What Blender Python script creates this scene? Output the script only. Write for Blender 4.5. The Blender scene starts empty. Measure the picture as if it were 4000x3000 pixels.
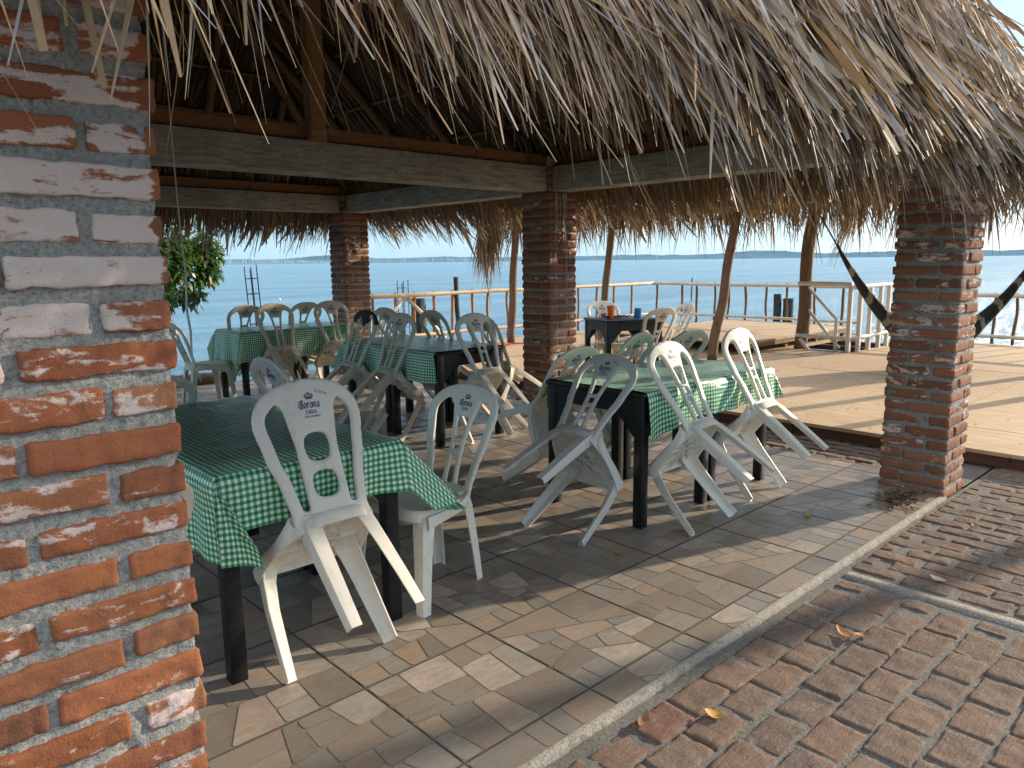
import bpy, bmesh, math, random
import numpy as np
from mathutils import Vector, Matrix, noise, geometry
random.seed(7); RNG = np.random.default_rng(11)
S = bpy.context.scene; COL = S.collection
R = math.radians

# ------------------------------------------------------------------ camera
F_PX, YAW, PITCH, ROLL = 2904.13, R(47.04), R(9.416), R(-0.6736)
fw = Vector((math.cos(YAW)*math.cos(PITCH), math.sin(YAW)*math.cos(PITCH), -math.sin(PITCH)))
rt = Vector((math.sin(YAW), -math.cos(YAW), 0)); up = rt.cross(fw)
rt, up = math.cos(ROLL)*rt+math.sin(ROLL)*up, -math.sin(ROLL)*rt+math.cos(ROLL)*up
cd = bpy.data.cameras.new('camera'); cam = bpy.data.objects.new('camera', cd); COL.objects.link(cam)
cam.matrix_world = Matrix(((rt.x, up.x, -fw.x, 0), (rt.y, up.y, -fw.y, 0), (rt.z, up.z, -fw.z, 1.55), (0, 0, 0, 1)))
cd.sensor_width = 36; cd.lens = 36*F_PX/4000; cd.clip_start = .05; cd.clip_end = 12000
S.camera = cam

# ------------------------------------------------------------------ light
SUN_AZ, SUN_EL = R(-16), R(15.5)
w = bpy.data.worlds.new('World'); S.world = w; w.use_nodes = True
nt = w.node_tree; nt.nodes.clear()
sky = nt.nodes.new('ShaderNodeTexSky'); sky.sky_type = 'NISHITA'; sky.sun_disc = False
sky.sun_elevation = SUN_EL; sky.sun_rotation = math.pi/2 - SUN_AZ
sky.air_density = .8; sky.dust_density = .7; sky.ozone_density = 1.4
bg = nt.nodes.new('ShaderNodeBackground'); bg.inputs['Strength'].default_value = .15
wo = nt.nodes.new('ShaderNodeOutputWorld')
# milky sea haze that thickens toward the horizon
tcw = nt.nodes.new('ShaderNodeTexCoord'); spw = nt.nodes.new('ShaderNodeSeparateXYZ'); nt.links.new(tcw.outputs['Generated'], spw.inputs[0])
def wm(op, a, b=None):
    n_ = nt.nodes.new('ShaderNodeMath'); n_.operation = op
    for v_, k_ in ((a, 0), (b, 1)):
        if v_ is None: continue
        if hasattr(v_, 'links'): nt.links.new(v_, n_.inputs[k_])
        else: n_.inputs[k_].default_value = v_
    return n_.outputs[0]
hz_ = wm('MULTIPLY', wm('POWER', wm('SUBTRACT', 1.0, wm('ABSOLUTE', spw.outputs[2])), 2.2), .78)
mxw = nt.nodes.new('ShaderNodeMix'); mxw.data_type = 'RGBA'; mxw.inputs[7].default_value = (2.2, 3.75, 5.1, 1)
nt.links.new(hz_, mxw.inputs[0]); nt.links.new(sky.outputs[0], mxw.inputs[6]); 
vl_ = wm('MULTIPLY', wm('SMOOTH_MIN', wm('MULTIPLY', wm('MAXIMUM', wm('SUBTRACT', spw.outputs[2], .26), 0.0), 2.6), 1.0), .75)
mxv = nt.nodes.new('ShaderNodeMix'); mxv.data_type = 'RGBA'; mxv.inputs[7].default_value = (7.0, 7.2, 7.4, 1)     # upper sky whitened, added for more ambient light
nt.links.new(vl_, mxv.inputs[0]); nt.links.new(mxw.outputs[2], mxv.inputs[6]); nt.links.new(mxv.outputs[2], bg.inputs[0]); nt.links.new(bg.outputs[0], wo.inputs[0])
sd = bpy.data.lights.new('sun', 'SUN'); sd.energy = 5.0; sd.angle = R(.7); sd.color = (1, .85, .66)
so = bpy.data.objects.new('sun', sd); COL.objects.link(so)
sv = Vector((math.cos(SUN_AZ)*math.cos(SUN_EL), math.sin(SUN_AZ)*math.cos(SUN_EL), math.sin(SUN_EL)))
so.rotation_euler = (-sv).to_track_quat('-Z', 'Y').to_euler(); so.location = sv*30
S.view_settings.view_transform = 'Standard'; S.view_settings.look = 'None'
S.cycles.film_exposure = 1.55; S.view_settings.exposure = 0; S.view_settings.gamma = 1
S.render.engine = 'CYCLES'; S.cycles.max_bounces = 7; S.cycles.diffuse_bounces = 4
S.cycles.transmission_bounces = 4; S.cycles.transparent_max_bounces = 8
S.cycles.caustics_reflective = False; S.cycles.caustics_refractive = False
try: S.cycles.use_denoising = True
except Exception: pass

# ------------------------------------------------------------------ materials
class NT:
    def __init__(s, name):
        s.m = bpy.data.materials.new(name); s.m.use_nodes = True; s.t = s.m.node_tree
        s.b = s.t.nodes['Principled BSDF']; s.out = s.t.nodes['Material Output']
    def n(s, typ, **k):
        nd = s.t.nodes.new(typ)
        for a, b in k.items():
            if a[:2] == 'i_': nd.inputs[a[2:].replace('_', ' ')].default_value = b
            else: setattr(nd, a, b)
        return nd
    def l(s, a, b): s.t.links.new(a, b)
    def coord(s, sc=(1, 1, 1), kind='Object', rot=(0, 0, 0)):
        tc = s.n('ShaderNodeTexCoord'); mp = s.n('ShaderNodeMapping'); mp.inputs['Scale'].default_value = sc
        mp.inputs['Rotation'].default_value = rot
        s.l(tc.outputs[kind], mp.inputs['Vector']); return mp.outputs[0]
    def noise(s, vec, scale, detail=5, rough=.55, dist=0):
        nd = s.n('ShaderNodeTexNoise'); nd.inputs['Scale'].default_value = scale; nd.inputs['Detail'].default_value = detail
        nd.inputs['Roughness'].default_value = rough; nd.inputs['Distortion'].default_value = dist
        s.l(vec, nd.inputs['Vector']); return nd.outputs['Fac']
    def ramp(s, fac, stops):
        nd = s.n('ShaderNodeValToRGB'); e = nd.color_ramp.elements
        while len(e) < len(stops): e.new(.5)
        for q, (p, c) in zip(e, stops):
            q.position = p; q.color = (*c, 1) if len(c) == 3 else c
        s.l(fac, nd.inputs[0]); return nd.outputs[0]
    def mix(s, fac, a, b, mode='MIX'):
        nd = s.n('ShaderNodeMix'); nd.data_type = 'RGBA'; nd.blend_type = mode
        for v, k in ((fac, 0), (a, 6), (b, 7)):
            if hasattr(v, 'links'): s.l(v, nd.inputs[k])
            else: nd.inputs[k].default_value = v if k == 0 else ((*v, 1) if len(v) == 3 else v)
        return nd.outputs[2]
    def math(s, op, a, b=0):
        nd = s.n('ShaderNodeMath'); nd.operation = op
        for v, k in ((a, 0), (b, 1)):
            if hasattr(v, 'links'): s.l(v, nd.inputs[k])
            else: nd.inputs[k].default_value = v
        return nd.outputs[0]
    def bump(s, h, strength, dist, prev=None):
        nd = s.n('ShaderNodeBump'); nd.inputs['Strength'].default_value = strength; nd.inputs['Distance'].default_value = dist
        s.l(h, nd.inputs['Height'])
        if prev: s.l(prev, nd.inputs['Normal'])
        return nd.outputs[0]
    def attr(s):
        nd = s.n('ShaderNodeAttribute'); nd.attribute_name = 'Col'; return nd
    def set(s, **k):
        for a, v in k.items():
            i = s.b.inputs[a.replace('_', ' ')]
            if hasattr(v, 'links'): s.l(v, i)
            elif isinstance(v, tuple): i.default_value = (*v, 1) if len(v) == 3 and len(i.default_value) == 4 else v
            else: i.default_value = v
        return s.m

def plain(name, col, rough=.6, var=.15, sc=8, bump=0, bd=.01, spec=.5, stretch=(1, 1, 1), metal=0):
    t = NT(name); c = t.coord(stretch); f = t.noise(c, sc)
    lo = tuple(max(0, x*(1-var)) for x in col); hi = tuple(min(1, x*(1+var)) for x in col)
    k = dict(Base_Color=t.ramp(f, [(.3, lo), (.7, hi)]), Roughness=rough, Specular_IOR_Level=spec, Metallic=metal)
    if bump: k['Normal'] = t.bump(t.noise(c, sc*4), bump, bd)
    return t.set(**k)

def m_brick():
    t = NT('brick'); a = t.attr(); c = t.coord(); st = t.coord((5, 5, 16))
    big = t.noise(st, 1.6, 6, .62, .6); fine = t.noise(c, 60, 4, .7)
    grain = t.noise(c, 260, 3, .6)
    base = t.mix(t.math('MULTIPLY', fine, .55), a.outputs['Color'], (.10, .035, .02))
    base = t.mix(t.math('MULTIPLY', grain, .35), base, (.62, .25, .11))
    # chalky white bloom, amount in alpha
    s = t.math('ADD', big, t.math('MULTIPLY', t.math('SUBTRACT', fine, .5), .30))
    m = t.math('SUBTRACT', t.math('ADD', s, a.outputs['Alpha']), 1.0)
    m = t.math('MULTIPLY', m, 14); cl = t.n('ShaderNodeClamp'); t.l(m, cl.inputs[0])
    white = t.mix(grain, (.56, .50, .46), (.80, .76, .71))
    white = t.mix(t.noise(c, 18, 3), white, (.62, .46, .40))
    col = t.mix(t.math('MULTIPLY', cl.outputs[0], .9), base, white)
    pit = t.n('ShaderNodeTexVoronoi'); pit.inputs['Scale'].default_value = 90; t.l(c, pit.inputs['Vector'])
    h = t.math('ADD', t.math('MULTIPLY', fine, .9), t.math('MULTIPLY', grain, .35))
    h = t.math('ADD', h, t.math('MULTIPLY', t.math('LESS_THAN', pit.outputs['Distance'], .16), -.5))
    return t.set(Base_Color=col, Roughness=.92, Specular_IOR_Level=.2, Normal=t.bump(h, .75, .004))
def m_mortar(name='mortar', tint=(.46, .45, .42)):
    t = NT(name); c = t.coord(); g = t.noise(c, 190, 4, .75); f = t.noise(c, 40, 5, .7); b = t.noise(c, 6, 3)
    dark = tuple(x*.28 for x in tint); hi = tuple(min(1, x*1.65) for x in tint)
    col = t.ramp(t.noise(c, 95, 5, .8), [(.36, dark), (.46, tint), (.60, hi)])
    col = t.mix(b, col, tuple(x*.75 for x in tint))
    return t.set(Base_Color=col, Roughness=.95, Specular_IOR_Level=.15, Normal=t.bump(t.math('ADD', g, t.math('MULTIPLY', f, 1.6)), 1.0, .009))
def m_stone():
    t = NT('floor_tile'); a = t.attr(); c = t.coord(); st = t.coord((3.2, 10, 1), rot=(0, 0, .5))
    f = t.noise(st, 4, 6, .65, .8); g = t.noise(c, 70, 4, .6); b = t.noise(c, 5, 4, .6)
    col = t.mix(t.ramp(f, [(.35, (0, 0, 0)), (.7, (.6, .6, .6))]), a.outputs['Color'], (.20, .14, .10))
    col = t.mix(t.ramp(b, [(.42, (0, 0, 0)), (.70, (.65, .65, .65))]), col, (.21, .205, .175))
    col = t.mix(t.math('MULTIPLY', g, .35), col, (.46, .37, .28))
    vein = t.noise(t.coord((2, 14, 1), rot=(0, 0, .45)), 3, 8, .7, 1.5)
    v = t.ramp(vein, [(.485, (0, 0, 0)), (.5, (1, 1, 1)), (.515, (0, 0, 0))])
    col = t.mix(t.math('MULTIPLY', v, .35), col, (.07, .05, .04))
    h = t.math('ADD', f, t.math('MULTIPLY', g, .3))
    ro = t.ramp(b, [(.3, (.30, .30, .30)), (.7, (.55, .55, .55))])
    return t.set(Base_Color=col, Roughness=ro, Specular_IOR_Level=.45, Normal=t.bump(h, .25, .004))
def m_paver():
    t = NT('paving_brick'); a = t.attr(); c = t.coord(); f = t.noise(c, 28, 6, .72); g = t.noise(c, 160, 4, .7)
    st = t.noise(t.coord((6, 30, 6)), 3, 5, .7, 1)
    col = t.mix(t.ramp(f, [(.35, (0, 0, 0)), (.7, (.7, .7, .7))]), a.outputs['Color'], (.14, .09, .065))
    col = t.mix(t.ramp(g, [(.4, (0, 0, 0)), (.75, (.6, .6, .6))]), col, (.38, .28, .22))
    col = t.mix(t.ramp(st, [(.45, (0, 0, 0)), (.65, (.5, .5, .5))]), col, (.25, .22, .19))
    h = t.math('ADD', t.math('MULTIPLY', f, 1.2), t.math('MULTIPLY', st, .9)); h = t.math('ADD', h, t.math('MULTIPLY', g, .35))
    return t.set(Base_Color=col, Roughness=.93, Specular_IOR_Level=.2, Normal=t.bump(h, 1, .009))
def m_thatch(name, dark=1.0, trans=.25, rough=.5, spec=.45):
    t = NT(name); a = t.attr(); c = t.coord(); g = t.noise(c, 45, 3)
    col = t.mix(t.math('MULTIPLY', g, .55), a.outputs['Color'], (.10*dark, .065*dark, .035*dark))
    t.set(Base_Color=col, Roughness=rough, Specular_IOR_Level=spec)
    if trans:
        tr = t.n('ShaderNodeBsdfTranslucent'); t.l(t.mix(.5, col, (.50, .33, .15)), tr.inputs['Color'])
        ms = t.n('ShaderNodeMixShader'); ms.inputs[0].default_value = trans
        t.l(t.b.outputs[0], ms.inputs[1]); t.l(tr.outputs[0], ms.inputs[2]); t.l(ms.outputs[0], t.out.inputs['Surface'])
    return t.m
def m_cloth():
    t = NT('gingham_vinyl'); tc = t.n('ShaderNodeTexCoord'); sp = t.n('ShaderNodeSeparateXYZ'); t.l(tc.outputs['UV'], sp.inputs[0])
    st = [t.math('LESS_THAN', t.math('FRACT', t.math('DIVIDE', sp.outputs[i], .0244)), .5) for i in (0, 1)]
    f = t.math('MULTIPLY', t.math('ADD', st[0], st[1]), .5)
    col = t.ramp(f, [(0, (.86, .90, .80)), (.5, (.14, .46, .25)), (1, (.0, .185, .058))])
    c = t.coord((1, 1, 1), 'UV')
    w1 = t.noise(t.coord((2.2, 9, 1), 'UV', (0, 0, .5)), 3, 3, .5, 1.2); w2 = t.noise(t.coord((9, 3, 1), 'UV', (0, 0, .2)), 4, 2, .5, .8)
    h = t.math('ADD', w1, t.math('MULTIPLY', w2, .5))
    bm = t.bump(h, .5, .02)
    return t.set(Base_Color=col, Roughness=.45, Specular_IOR_Level=.3, Coat_Weight=.38, Coat_Roughness=.14, Coat_Normal=bm, Normal=t.bump(h, .25, .02))
def m_water():
    t = NT('water'); c = t.coord((1, 1, 1), rot=(0, 0, R(35)))
    c2 = t.coord((.55, 1.8, 1), rot=(0, 0, R(40)))
    n1 = t.noise(c2, 1.4, 6, .6); n2 = t.noise(c, 7, 4, .6); n3 = t.noise(t.coord((.05, .35, 1), rot=(0, 0, R(45))), 1, 6, .65)
    h = t.math('ADD', n1, t.math('MULTIPLY', n2, .28))
    col = t.ramp(n3, [(.36, (.055, .165, .27)), (.66, (.15, .33, .45))])
    return t.set(Base_Color=col, Roughness=.16, Specular_IOR_Level=.5, IOR=1.33, Normal=t.bump(h, .9, .55))
def m_plastic(name, col, dirt=.4, rough=.38):
    t = NT(name); c = t.coord(); f = t.noise(c, 9, 6, .65); g = t.noise(c, 60, 3, .6); s = t.noise(t.coord((3, 3, 1)), 14, 4, .7)
    d = t.math('MULTIPLY', t.ramp(t.math('MULTIPLY', t.math('ADD', f, s), .5), [(.52, (0, 0, 0)), (.72, (1, 1, 1))]), dirt)
    cc = t.mix(d, col, (.36, .29, .20))
    sc = t.ramp(t.noise(c, 130, 2, .8), [(.68, (0, 0, 0)), (.76, (1, 1, 1))])
    cc = t.mix(t.math('MULTIPLY', sc, dirt*.55), cc, (.25, .22, .19))
    return t.set(Base_Color=cc, Roughness=t.ramp(g, [(.3, (rough, rough, rough)), (.7, (rough+.18,)*3)]), Specular_IOR_Level=.5,
                 Subsurface_Weight=.12, Subsurface_Radius=(.006, .005, .004), Subsurface_Scale=.6, Normal=t.bump(f, .12, .01))
def m_wood(name, lo, hi, along=(1, 12, 12), rough=.75, sc=4, knots=True):
    t = NT(name); c = t.coord(along); f = t.noise(c, sc, 6, .65, .7); g = t.noise(t.coord(), 3, 3)
    col = t.ramp(f, [(.3, lo), (.72, hi)]); col = t.mix(t.math('MULTIPLY', g, .4), col, tuple(x*.6 for x in lo))
    if knots:
        k = t.n('ShaderNodeTexVoronoi'); k.inputs['Scale'].default_value = 3.2; t.l(t.coord((1, 3, 1)), k.inputs['Vector'])
        col = t.mix(t.math('MULTIPLY', t.math('LESS_THAN', k.outputs['Distance'], .13), .6), col, tuple(x*.35 for x in lo))
    return t.set(Base_Color=col, Roughness=rough, Specular_IOR_Level=.3, Normal=t.bump(f, .35, .004))
def m_attr(name, rough=.6, trans=0, spec=.5):
    t = NT(name); a = t.attr(); t.set(Base_Color=a.outputs['Color'], Roughness=rough, Specular_IOR_Level=spec)
    if trans:
        tr = t.n('ShaderNodeBsdfTranslucent'); t.l(t.mix(.5, a.outputs['Color'], (.25, .42, .05)), tr.inputs['Color'])
        ms = t.n('ShaderNodeMixShader'); ms.inputs[0].default_value = trans
        t.l(t.b.outputs[0], ms.inputs[1]); t.l(tr.outputs[0], ms.inputs[2]); t.l(ms.outputs[0], t.out.inputs['Surface'])
    return t.m
def m_concrete():
    t = NT('cast_concrete'); c = t.coord(); b = t.noise(c, 2.2, 5, .6); f = t.noise(c, 26, 5, .7); s = t.noise(t.coord((1, 1, 9)), 5, 4, .6)
    col = t.ramp(b, [(.3, (.36, .355, .325)), (.7, (.58, .57, .52))]); col = t.mix(t.ramp(s, [(.42, (0, 0, 0)), (.68, (.8, .8, .8))]), col, (.20, .195, .17)); col = t.mix(t.ramp(f, [(.45, (0, 0, 0)), (.7, (.6, .6, .6))]), col, (.24, .235, .205))
    pit = t.n('ShaderNodeTexVoronoi'); pit.inputs['Scale'].default_value = 22; t.l(c, pit.inputs['Vector'])
    p = t.math('LESS_THAN', pit.outputs['Distance'], .10); col = t.mix(t.math('MULTIPLY', p, .7), col, (.05, .045, .04))
    return t.set(Base_Color=col, Roughness=.9, Specular_IOR_Level=.25, Normal=t.bump(t.math('SUBTRACT', f, p), .9, .010))
def m_hammock():
    t = NT('hammock_cord'); tc = t.n('ShaderNodeTexCoord'); sp = t.n('ShaderNodeSeparateXYZ'); t.l(tc.outputs['UV'], sp.inputs[0])
    st = t.ramp(t.math('FRACT', t.math('MULTIPLY', sp.outputs[0], 11.0)), [(0, (.022, .028, .028)), (.62, (.022, .028, .028)), (.66, (.34, .31, .21)), (.86, (.36, .33, .23)), (.9, (.022, .028, .028))])
    n = t.noise(t.coord((3, 60, 1), 'UV'), 4, 3, .7)
    return t.set(Base_Color=t.mix(t.math('MULTIPLY', n, .5), st, (.012, .014, .012)), Roughness=.9, Normal=t.bump(n, .8, .01))

M = dict(
    brick=m_brick(), mortar=m_mortar(), pave_mortar=m_mortar('paving_mortar', (.235, .225, .205)), kerb=m_mortar('kerb_mortar', (.42, .385, .33)),
    stone=m_stone(), mortar_dark=m_mortar('pillar_mortar', (.36, .355, .33)), grout=plain('grout', (.075, .07, .062), .9, .35, 9), paver=m_paver(), thatch=m_thatch('palm_thatch', 1, .14, .46, .42),
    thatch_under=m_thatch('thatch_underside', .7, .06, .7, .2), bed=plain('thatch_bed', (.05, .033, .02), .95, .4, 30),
    cloth=m_cloth(), water=m_water(), concrete=m_concrete(),
    timber=m_wood('sawn_timber', (.24, .12, .055), (.42, .23, .11), (2, 9, 9)),
    pole=m_wood('rough_pole', (.13, .08, .047), (.27, .175, .11), (9, 9, 1.5)),
    stick=m_wood('stick_wood', (.13, .075, .038), (.28, .165, .085), (9, 9, 2), knots=False),
    ply=m_wood('deck_plywood', (.44, .295, .17), (.70, .515, .325), (9, 1.0, 4), .7, 2.2),
    plyedge=m_wood('deck_edge', (.10, .045, .03), (.17, .075, .05), (9, 1, 9)),
    log=m_wood('weathered_log', (.15, .095, .05), (.34, .22, .11), (1.5, 9, 9)),
    pile=plain('wet_pile', (.05, .047, .043), .9, .5, 14, .8, .02),
    tanrail=plain('peeled_pole', (.60, .43, .27), .6, .2, 6, .2), tanstick=m_wood('peeled_stick', (.30, .14, .055), (.50, .26, .11), (9, 9, 2), knots=False), rail=plain('painted_pole', (.62, .56, .47), .55, .16, 6, .2), pipe=plain('white_pipe', (.66, .63, .57), .42, .12, 5, .15),
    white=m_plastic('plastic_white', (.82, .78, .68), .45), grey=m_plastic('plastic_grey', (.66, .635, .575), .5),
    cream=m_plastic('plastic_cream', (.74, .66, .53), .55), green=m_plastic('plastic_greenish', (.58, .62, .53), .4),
    navy=plain('navy_print', (.012, .035, .15), .5, .3, 90), ink=plain('pencil_mark', (.33, .32, .31), .8, .2, 90), soot=plain('burnt_black', (.012, .010, .009), .6, .6, 30, .5, .006),
    black=plain('black_paint', (.009, .011, .012), .42, .5, 18, .25, .004, .3), rope=plain('white_cord', (.62, .59, .53), .8),
    rebar=plain('rebar_steel', (.045, .075, .13), .5, .4, 30), cable=plain('dark_cable', (.02, .02, .022), .6),
    orange=plain('orange_plastic', (.95, .17, .02), .3, .06), blue=plain('blue_plastic', (.01, .17, .46), .35, .08),
    leaf=m_attr('mangrove_leaf', .35, .28, .6), dry=m_attr('dry_leaf', .6, .15), bark=plain('bark', (.12, .09, .065), .9, .4, 20, .6),
    hammock=m_hammock(), skin=plain('skin', (.30, .155, .095), .5, .12, 20), shirt=plain('white_shirt', (.72, .68, .62), .85, .08, 12, .2),
    shorts=plain('dark_shorts', (.05, .06, .09), .85), hair=plain('black_hair', (.012, .01, .009), .5), eye=plain('eye_white', (.7, .68, .65), .3, .02),
    rag=plain('brown_rag', (.045, .018, .014), .9, .5, 40, .6), red=plain('red_hose', (.42, .06, .03), .5), twine=plain('blue_twine', (.02, .12, .26), .8, .4, 60),
    hill=NT('far_shore').m, sand=plain('shore_earth', (.17, .13, .09), .95, .4, 5, .7, .03), float=plain('white_float', (.8, .8, .8), .4))
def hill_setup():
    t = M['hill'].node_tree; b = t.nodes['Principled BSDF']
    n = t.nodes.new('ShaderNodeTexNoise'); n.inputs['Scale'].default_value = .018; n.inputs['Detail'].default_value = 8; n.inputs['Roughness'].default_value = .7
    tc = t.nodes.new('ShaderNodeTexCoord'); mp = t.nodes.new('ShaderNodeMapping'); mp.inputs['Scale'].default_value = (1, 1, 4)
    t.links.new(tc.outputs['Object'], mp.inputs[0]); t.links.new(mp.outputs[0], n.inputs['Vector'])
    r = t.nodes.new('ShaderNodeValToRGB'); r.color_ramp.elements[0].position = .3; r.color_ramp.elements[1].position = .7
    r.color_ramp.elements[0].color = (.17, .275, .33, 1); r.color_ramp.elements[1].color = (.25, .37, .43, 1)  # blue-grey distance haze is put into the base colour
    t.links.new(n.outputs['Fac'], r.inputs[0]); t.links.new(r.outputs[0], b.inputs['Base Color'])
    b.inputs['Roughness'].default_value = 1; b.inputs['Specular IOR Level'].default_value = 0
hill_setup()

# ------------------------------------------------------------------ object helpers
def link(o, parent=None):
    COL.objects.link(o)
    if parent is not None: o.parent = parent
    return o
def tag(o, label=None, cat=None, group=None, kind=None):
    if label: o['label'] = label
    if cat: o['category'] = cat
    if group: o['group'] = group
    if kind: o['kind'] = kind
    return o
def empty(name, loc=(0, 0, 0), rz=0, rx=0):
    o = bpy.data.objects.new(name, None); o.location = loc; o.rotation_euler = (rx, 0, rz); o.empty_display_size = .1
    return link(o)
def copy_tree(o, parent=None):
    c = o.copy(); COL.objects.link(c); c.parent = parent
    for ch in [x for x in bpy.data.objects if x.parent == o]: copy_tree(ch, c)
    return c
def np_mesh(name, V, Fq, col=None, uv=None, smooth=False):
    V = np.asarray(V, np.float32); Fq = np.asarray(Fq, np.int32); k = Fq.shape[1]; me = bpy.data.meshes.new(name)
    me.vertices.add(len(V)); me.vertices.foreach_set('co', V.ravel())
    me.loops.add(Fq.size); me.loops.foreach_set('vertex_index', Fq.ravel())
    me.polygons.add(len(Fq)); me.polygons.foreach_set('loop_start', np.arange(0, Fq.size, k, dtype=np.int32))
    me.polygons.foreach_set('loop_total', np.full(len(Fq), k, np.int32))
    if smooth: me.polygons.foreach_set('use_smooth', np.ones(len(Fq), bool))
    me.update(calc_edges=True); me.validate()
    if col is not None:
        a = me.color_attributes.new('Col', 'FLOAT_COLOR', 'POINT'); a.data.foreach_set('color', np.asarray(col, np.float32).ravel())
    if uv is not None:
        l = me.uv_layers.new(name='UVMap'); l.data.foreach_set('uv', np.asarray(uv, np.float32)[Fq.ravel()].ravel())
    return me
class MB:
    """collects shapes, builds ONE mesh object"""
    def __init__(s): s.v = []; s.f = []; s.c = []; s.uv = None
    def add(s, V, Fs, col=None):
        o = len(s.v); s.v += [tuple(p) for p in V]; s.f += [tuple(i+o for i in f) for f in Fs]
        if col is not None: s.c += [col]*len(V)
        return s
    def box(s, c, d, rz=0, rx=0, bev=0, M4=None):
        x, y, z = d[0]/2, d[1]/2, d[2]/2
        if bev:
            bm = bmesh.new(); bmesh.ops.create_cube(bm, size=1)
            for v in bm.verts: v.co = Vector((v.co.x*d[0], v.co.y*d[1], v.co.z*d[2]))
            bmesh.ops.bevel(bm, geom=bm.edges[:]+bm.verts[:], offset=bev, segments=2, affect='EDGES', profile=.5)
            V = [v.co.copy() for v in bm.verts]; bm.verts.index_update(); Fs = [[v.index for v in f.verts] for f in bm.faces]; bm.free()
        else:
            V = [Vector((a, b, e)) for a in (-x, x) for b in (-y, y) for e in (-z, z)]
            Fs = [(0, 1, 3, 2), (4, 6, 7, 5), (0, 4, 5, 1), (2, 3, 7, 6), (0, 2, 6, 4), (1, 5, 7, 3)]
        m = Matrix.Translation(c) @ Matrix.Rotation(rz, 4, 'Z') @ Matrix.Rotation(rx, 4, 'X')
        if M4 is not None: m = M4 @ m
        return s.add([m @ p for p in V], Fs)
    def tube(s, pts, rad, n=8, caps=True, wob=0):
        pts = [Vector(p) for p in pts]; k = len(pts); rad = rad if isinstance(rad, (list, tuple)) else [rad]*k
        V = []; Fs = []; prev = None
        for i, p in enumerate(pts):
            t = (pts[min(i+1, k-1)]-pts[max(i-1, 0)]).normalized()
            a = Vector((0, 0, 1)) if abs(t.z) < .9 else Vector((1, 0, 0))
            u = t.cross(a).normalized() if prev is None else (prev - t*prev.dot(t)).normalized()
            prev = u; v = t.cross(u)
            for j in range(n):
                g = 2*math.pi*j/n; rr = rad[i]*(1+wob*random.uniform(-1, 1)); V.append(p+u*math.cos(g)*rr+v*math.sin(g)*rr)
        for i in range(k-1):
            for j in range(n): Fs.append((i*n+j, i*n+(j+1) % n, (i+1)*n+(j+1) % n, (i+1)*n+j))
        if caps: Fs += [tuple(range(n-1, -1, -1)), tuple(range((k-1)*n, k*n))]
        return s.add(V, Fs)
    def lathe(s, prof, c=(0, 0, 0), n=24):
        V = []; Fs = []; k = len(prof)
        for r, z in prof: V += [(c[0]+r*math.cos(2*math.pi*j/n), c[1]+r*math.sin(2*math.pi*j/n), c[2]+z) for j in range(n)]
        for i in range(k-1):
            for j in range(n): Fs.append((i*n+j, i*n+(j+1) % n, (i+1)*n+(j+1) % n, (i+1)*n+j))
        return s.add(V, Fs)
    def mesh(s, name, smooth=False, fix=True):
        me = bpy.data.meshes.new(name); me.from_pydata(s.v, [], s.f)
        if fix:
            bm = bmesh.new(); bm.from_mesh(me); bmesh.ops.recalc_face_normals(bm, faces=bm.faces); bm.to_mesh(me); bm.free()
        if len(s.c) == len(s.v) and s.c:
            a = me.color_attributes.new('Col', 'FLOAT_COLOR', 'POINT'); a.data.foreach_set('color', np.array([(*q, 1) if len(q) == 3 else q for q in s.c], np.float32).ravel())
        if s.uv is not None:
            l = me.uv_layers.new(name='UVMap')
            for lp in me.loops: l.data[lp.index].uv = s.uv[lp.vertex_index]
        if smooth:
            for p in me.polygons: p.use_smooth = True
        return me
    def build(s, name, mat, parent=None, smooth=False, fix=True):
        me = s.mesh(name, smooth, fix); me.materials.append(M[mat] if isinstance(mat, str) else mat)
        return link(bpy.data.objects.new(name, me), parent)
def put(name, me, mat, parent=None):
    if not me.materials: me.materials.append(M[mat])
    return link(bpy.data.objects.new(name, me), parent)
def auto_smooth(o, deg=40):
    for p in o.data.polygons: p.use_smooth = True
    try: o.data.set_sharp_from_angle(angle=R(deg))
    except Exception: pass
    return o
def nz(p, s, seed=0): return noise.noise(Vector((p[0]*s+seed*7.1, p[1]*s+seed*3.3, p[2]*s+seed*5.7)))

# ------------------------------------------------------------------ bricks
def cube_template(nx, ny, nzz):
    idx = {}; V = []; Fs = []
    def vid(i, j, k):
        if (i, j, k) not in idx: idx[(i, j, k)] = len(V); V.append((2*i/nx-1, 2*j/ny-1, 2*k/nzz-1))
        return idx[(i, j, k)]
    for i in range(nx):
        for j in range(ny):
            Fs.append((vid(i, j, 0), vid(i, j+1, 0), vid(i+1, j+1, 0), vid(i+1, j, 0))); Fs.append((vid(i, j, nzz), vid(i+1, j, nzz), vid(i+1, j+1, nzz), vid(i, j+1, nzz)))
    for i in range(nx):
        for k in range(nzz):
            Fs.append((vid(i, 0, k), vid(i+1, 0, k), vid(i+1, 0, k+1), vid(i, 0, k+1))); Fs.append((vid(i, ny, k), vid(i, ny, k+1), vid(i+1, ny, k+1), vid(i+1, ny, k)))
    for j in range(ny):
        for k in range(nzz):
            Fs.append((vid(0, j, k), vid(0, j, k+1), vid(0, j+1, k+1), vid(0, j+1, k))); Fs.append((vid(nx, j, k), vid(nx, j+1, k), vid(nx, j+1, k+1), vid(nx, j, k+1)))
    return np.array(V), np.array(Fs)
_T = {}
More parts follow.
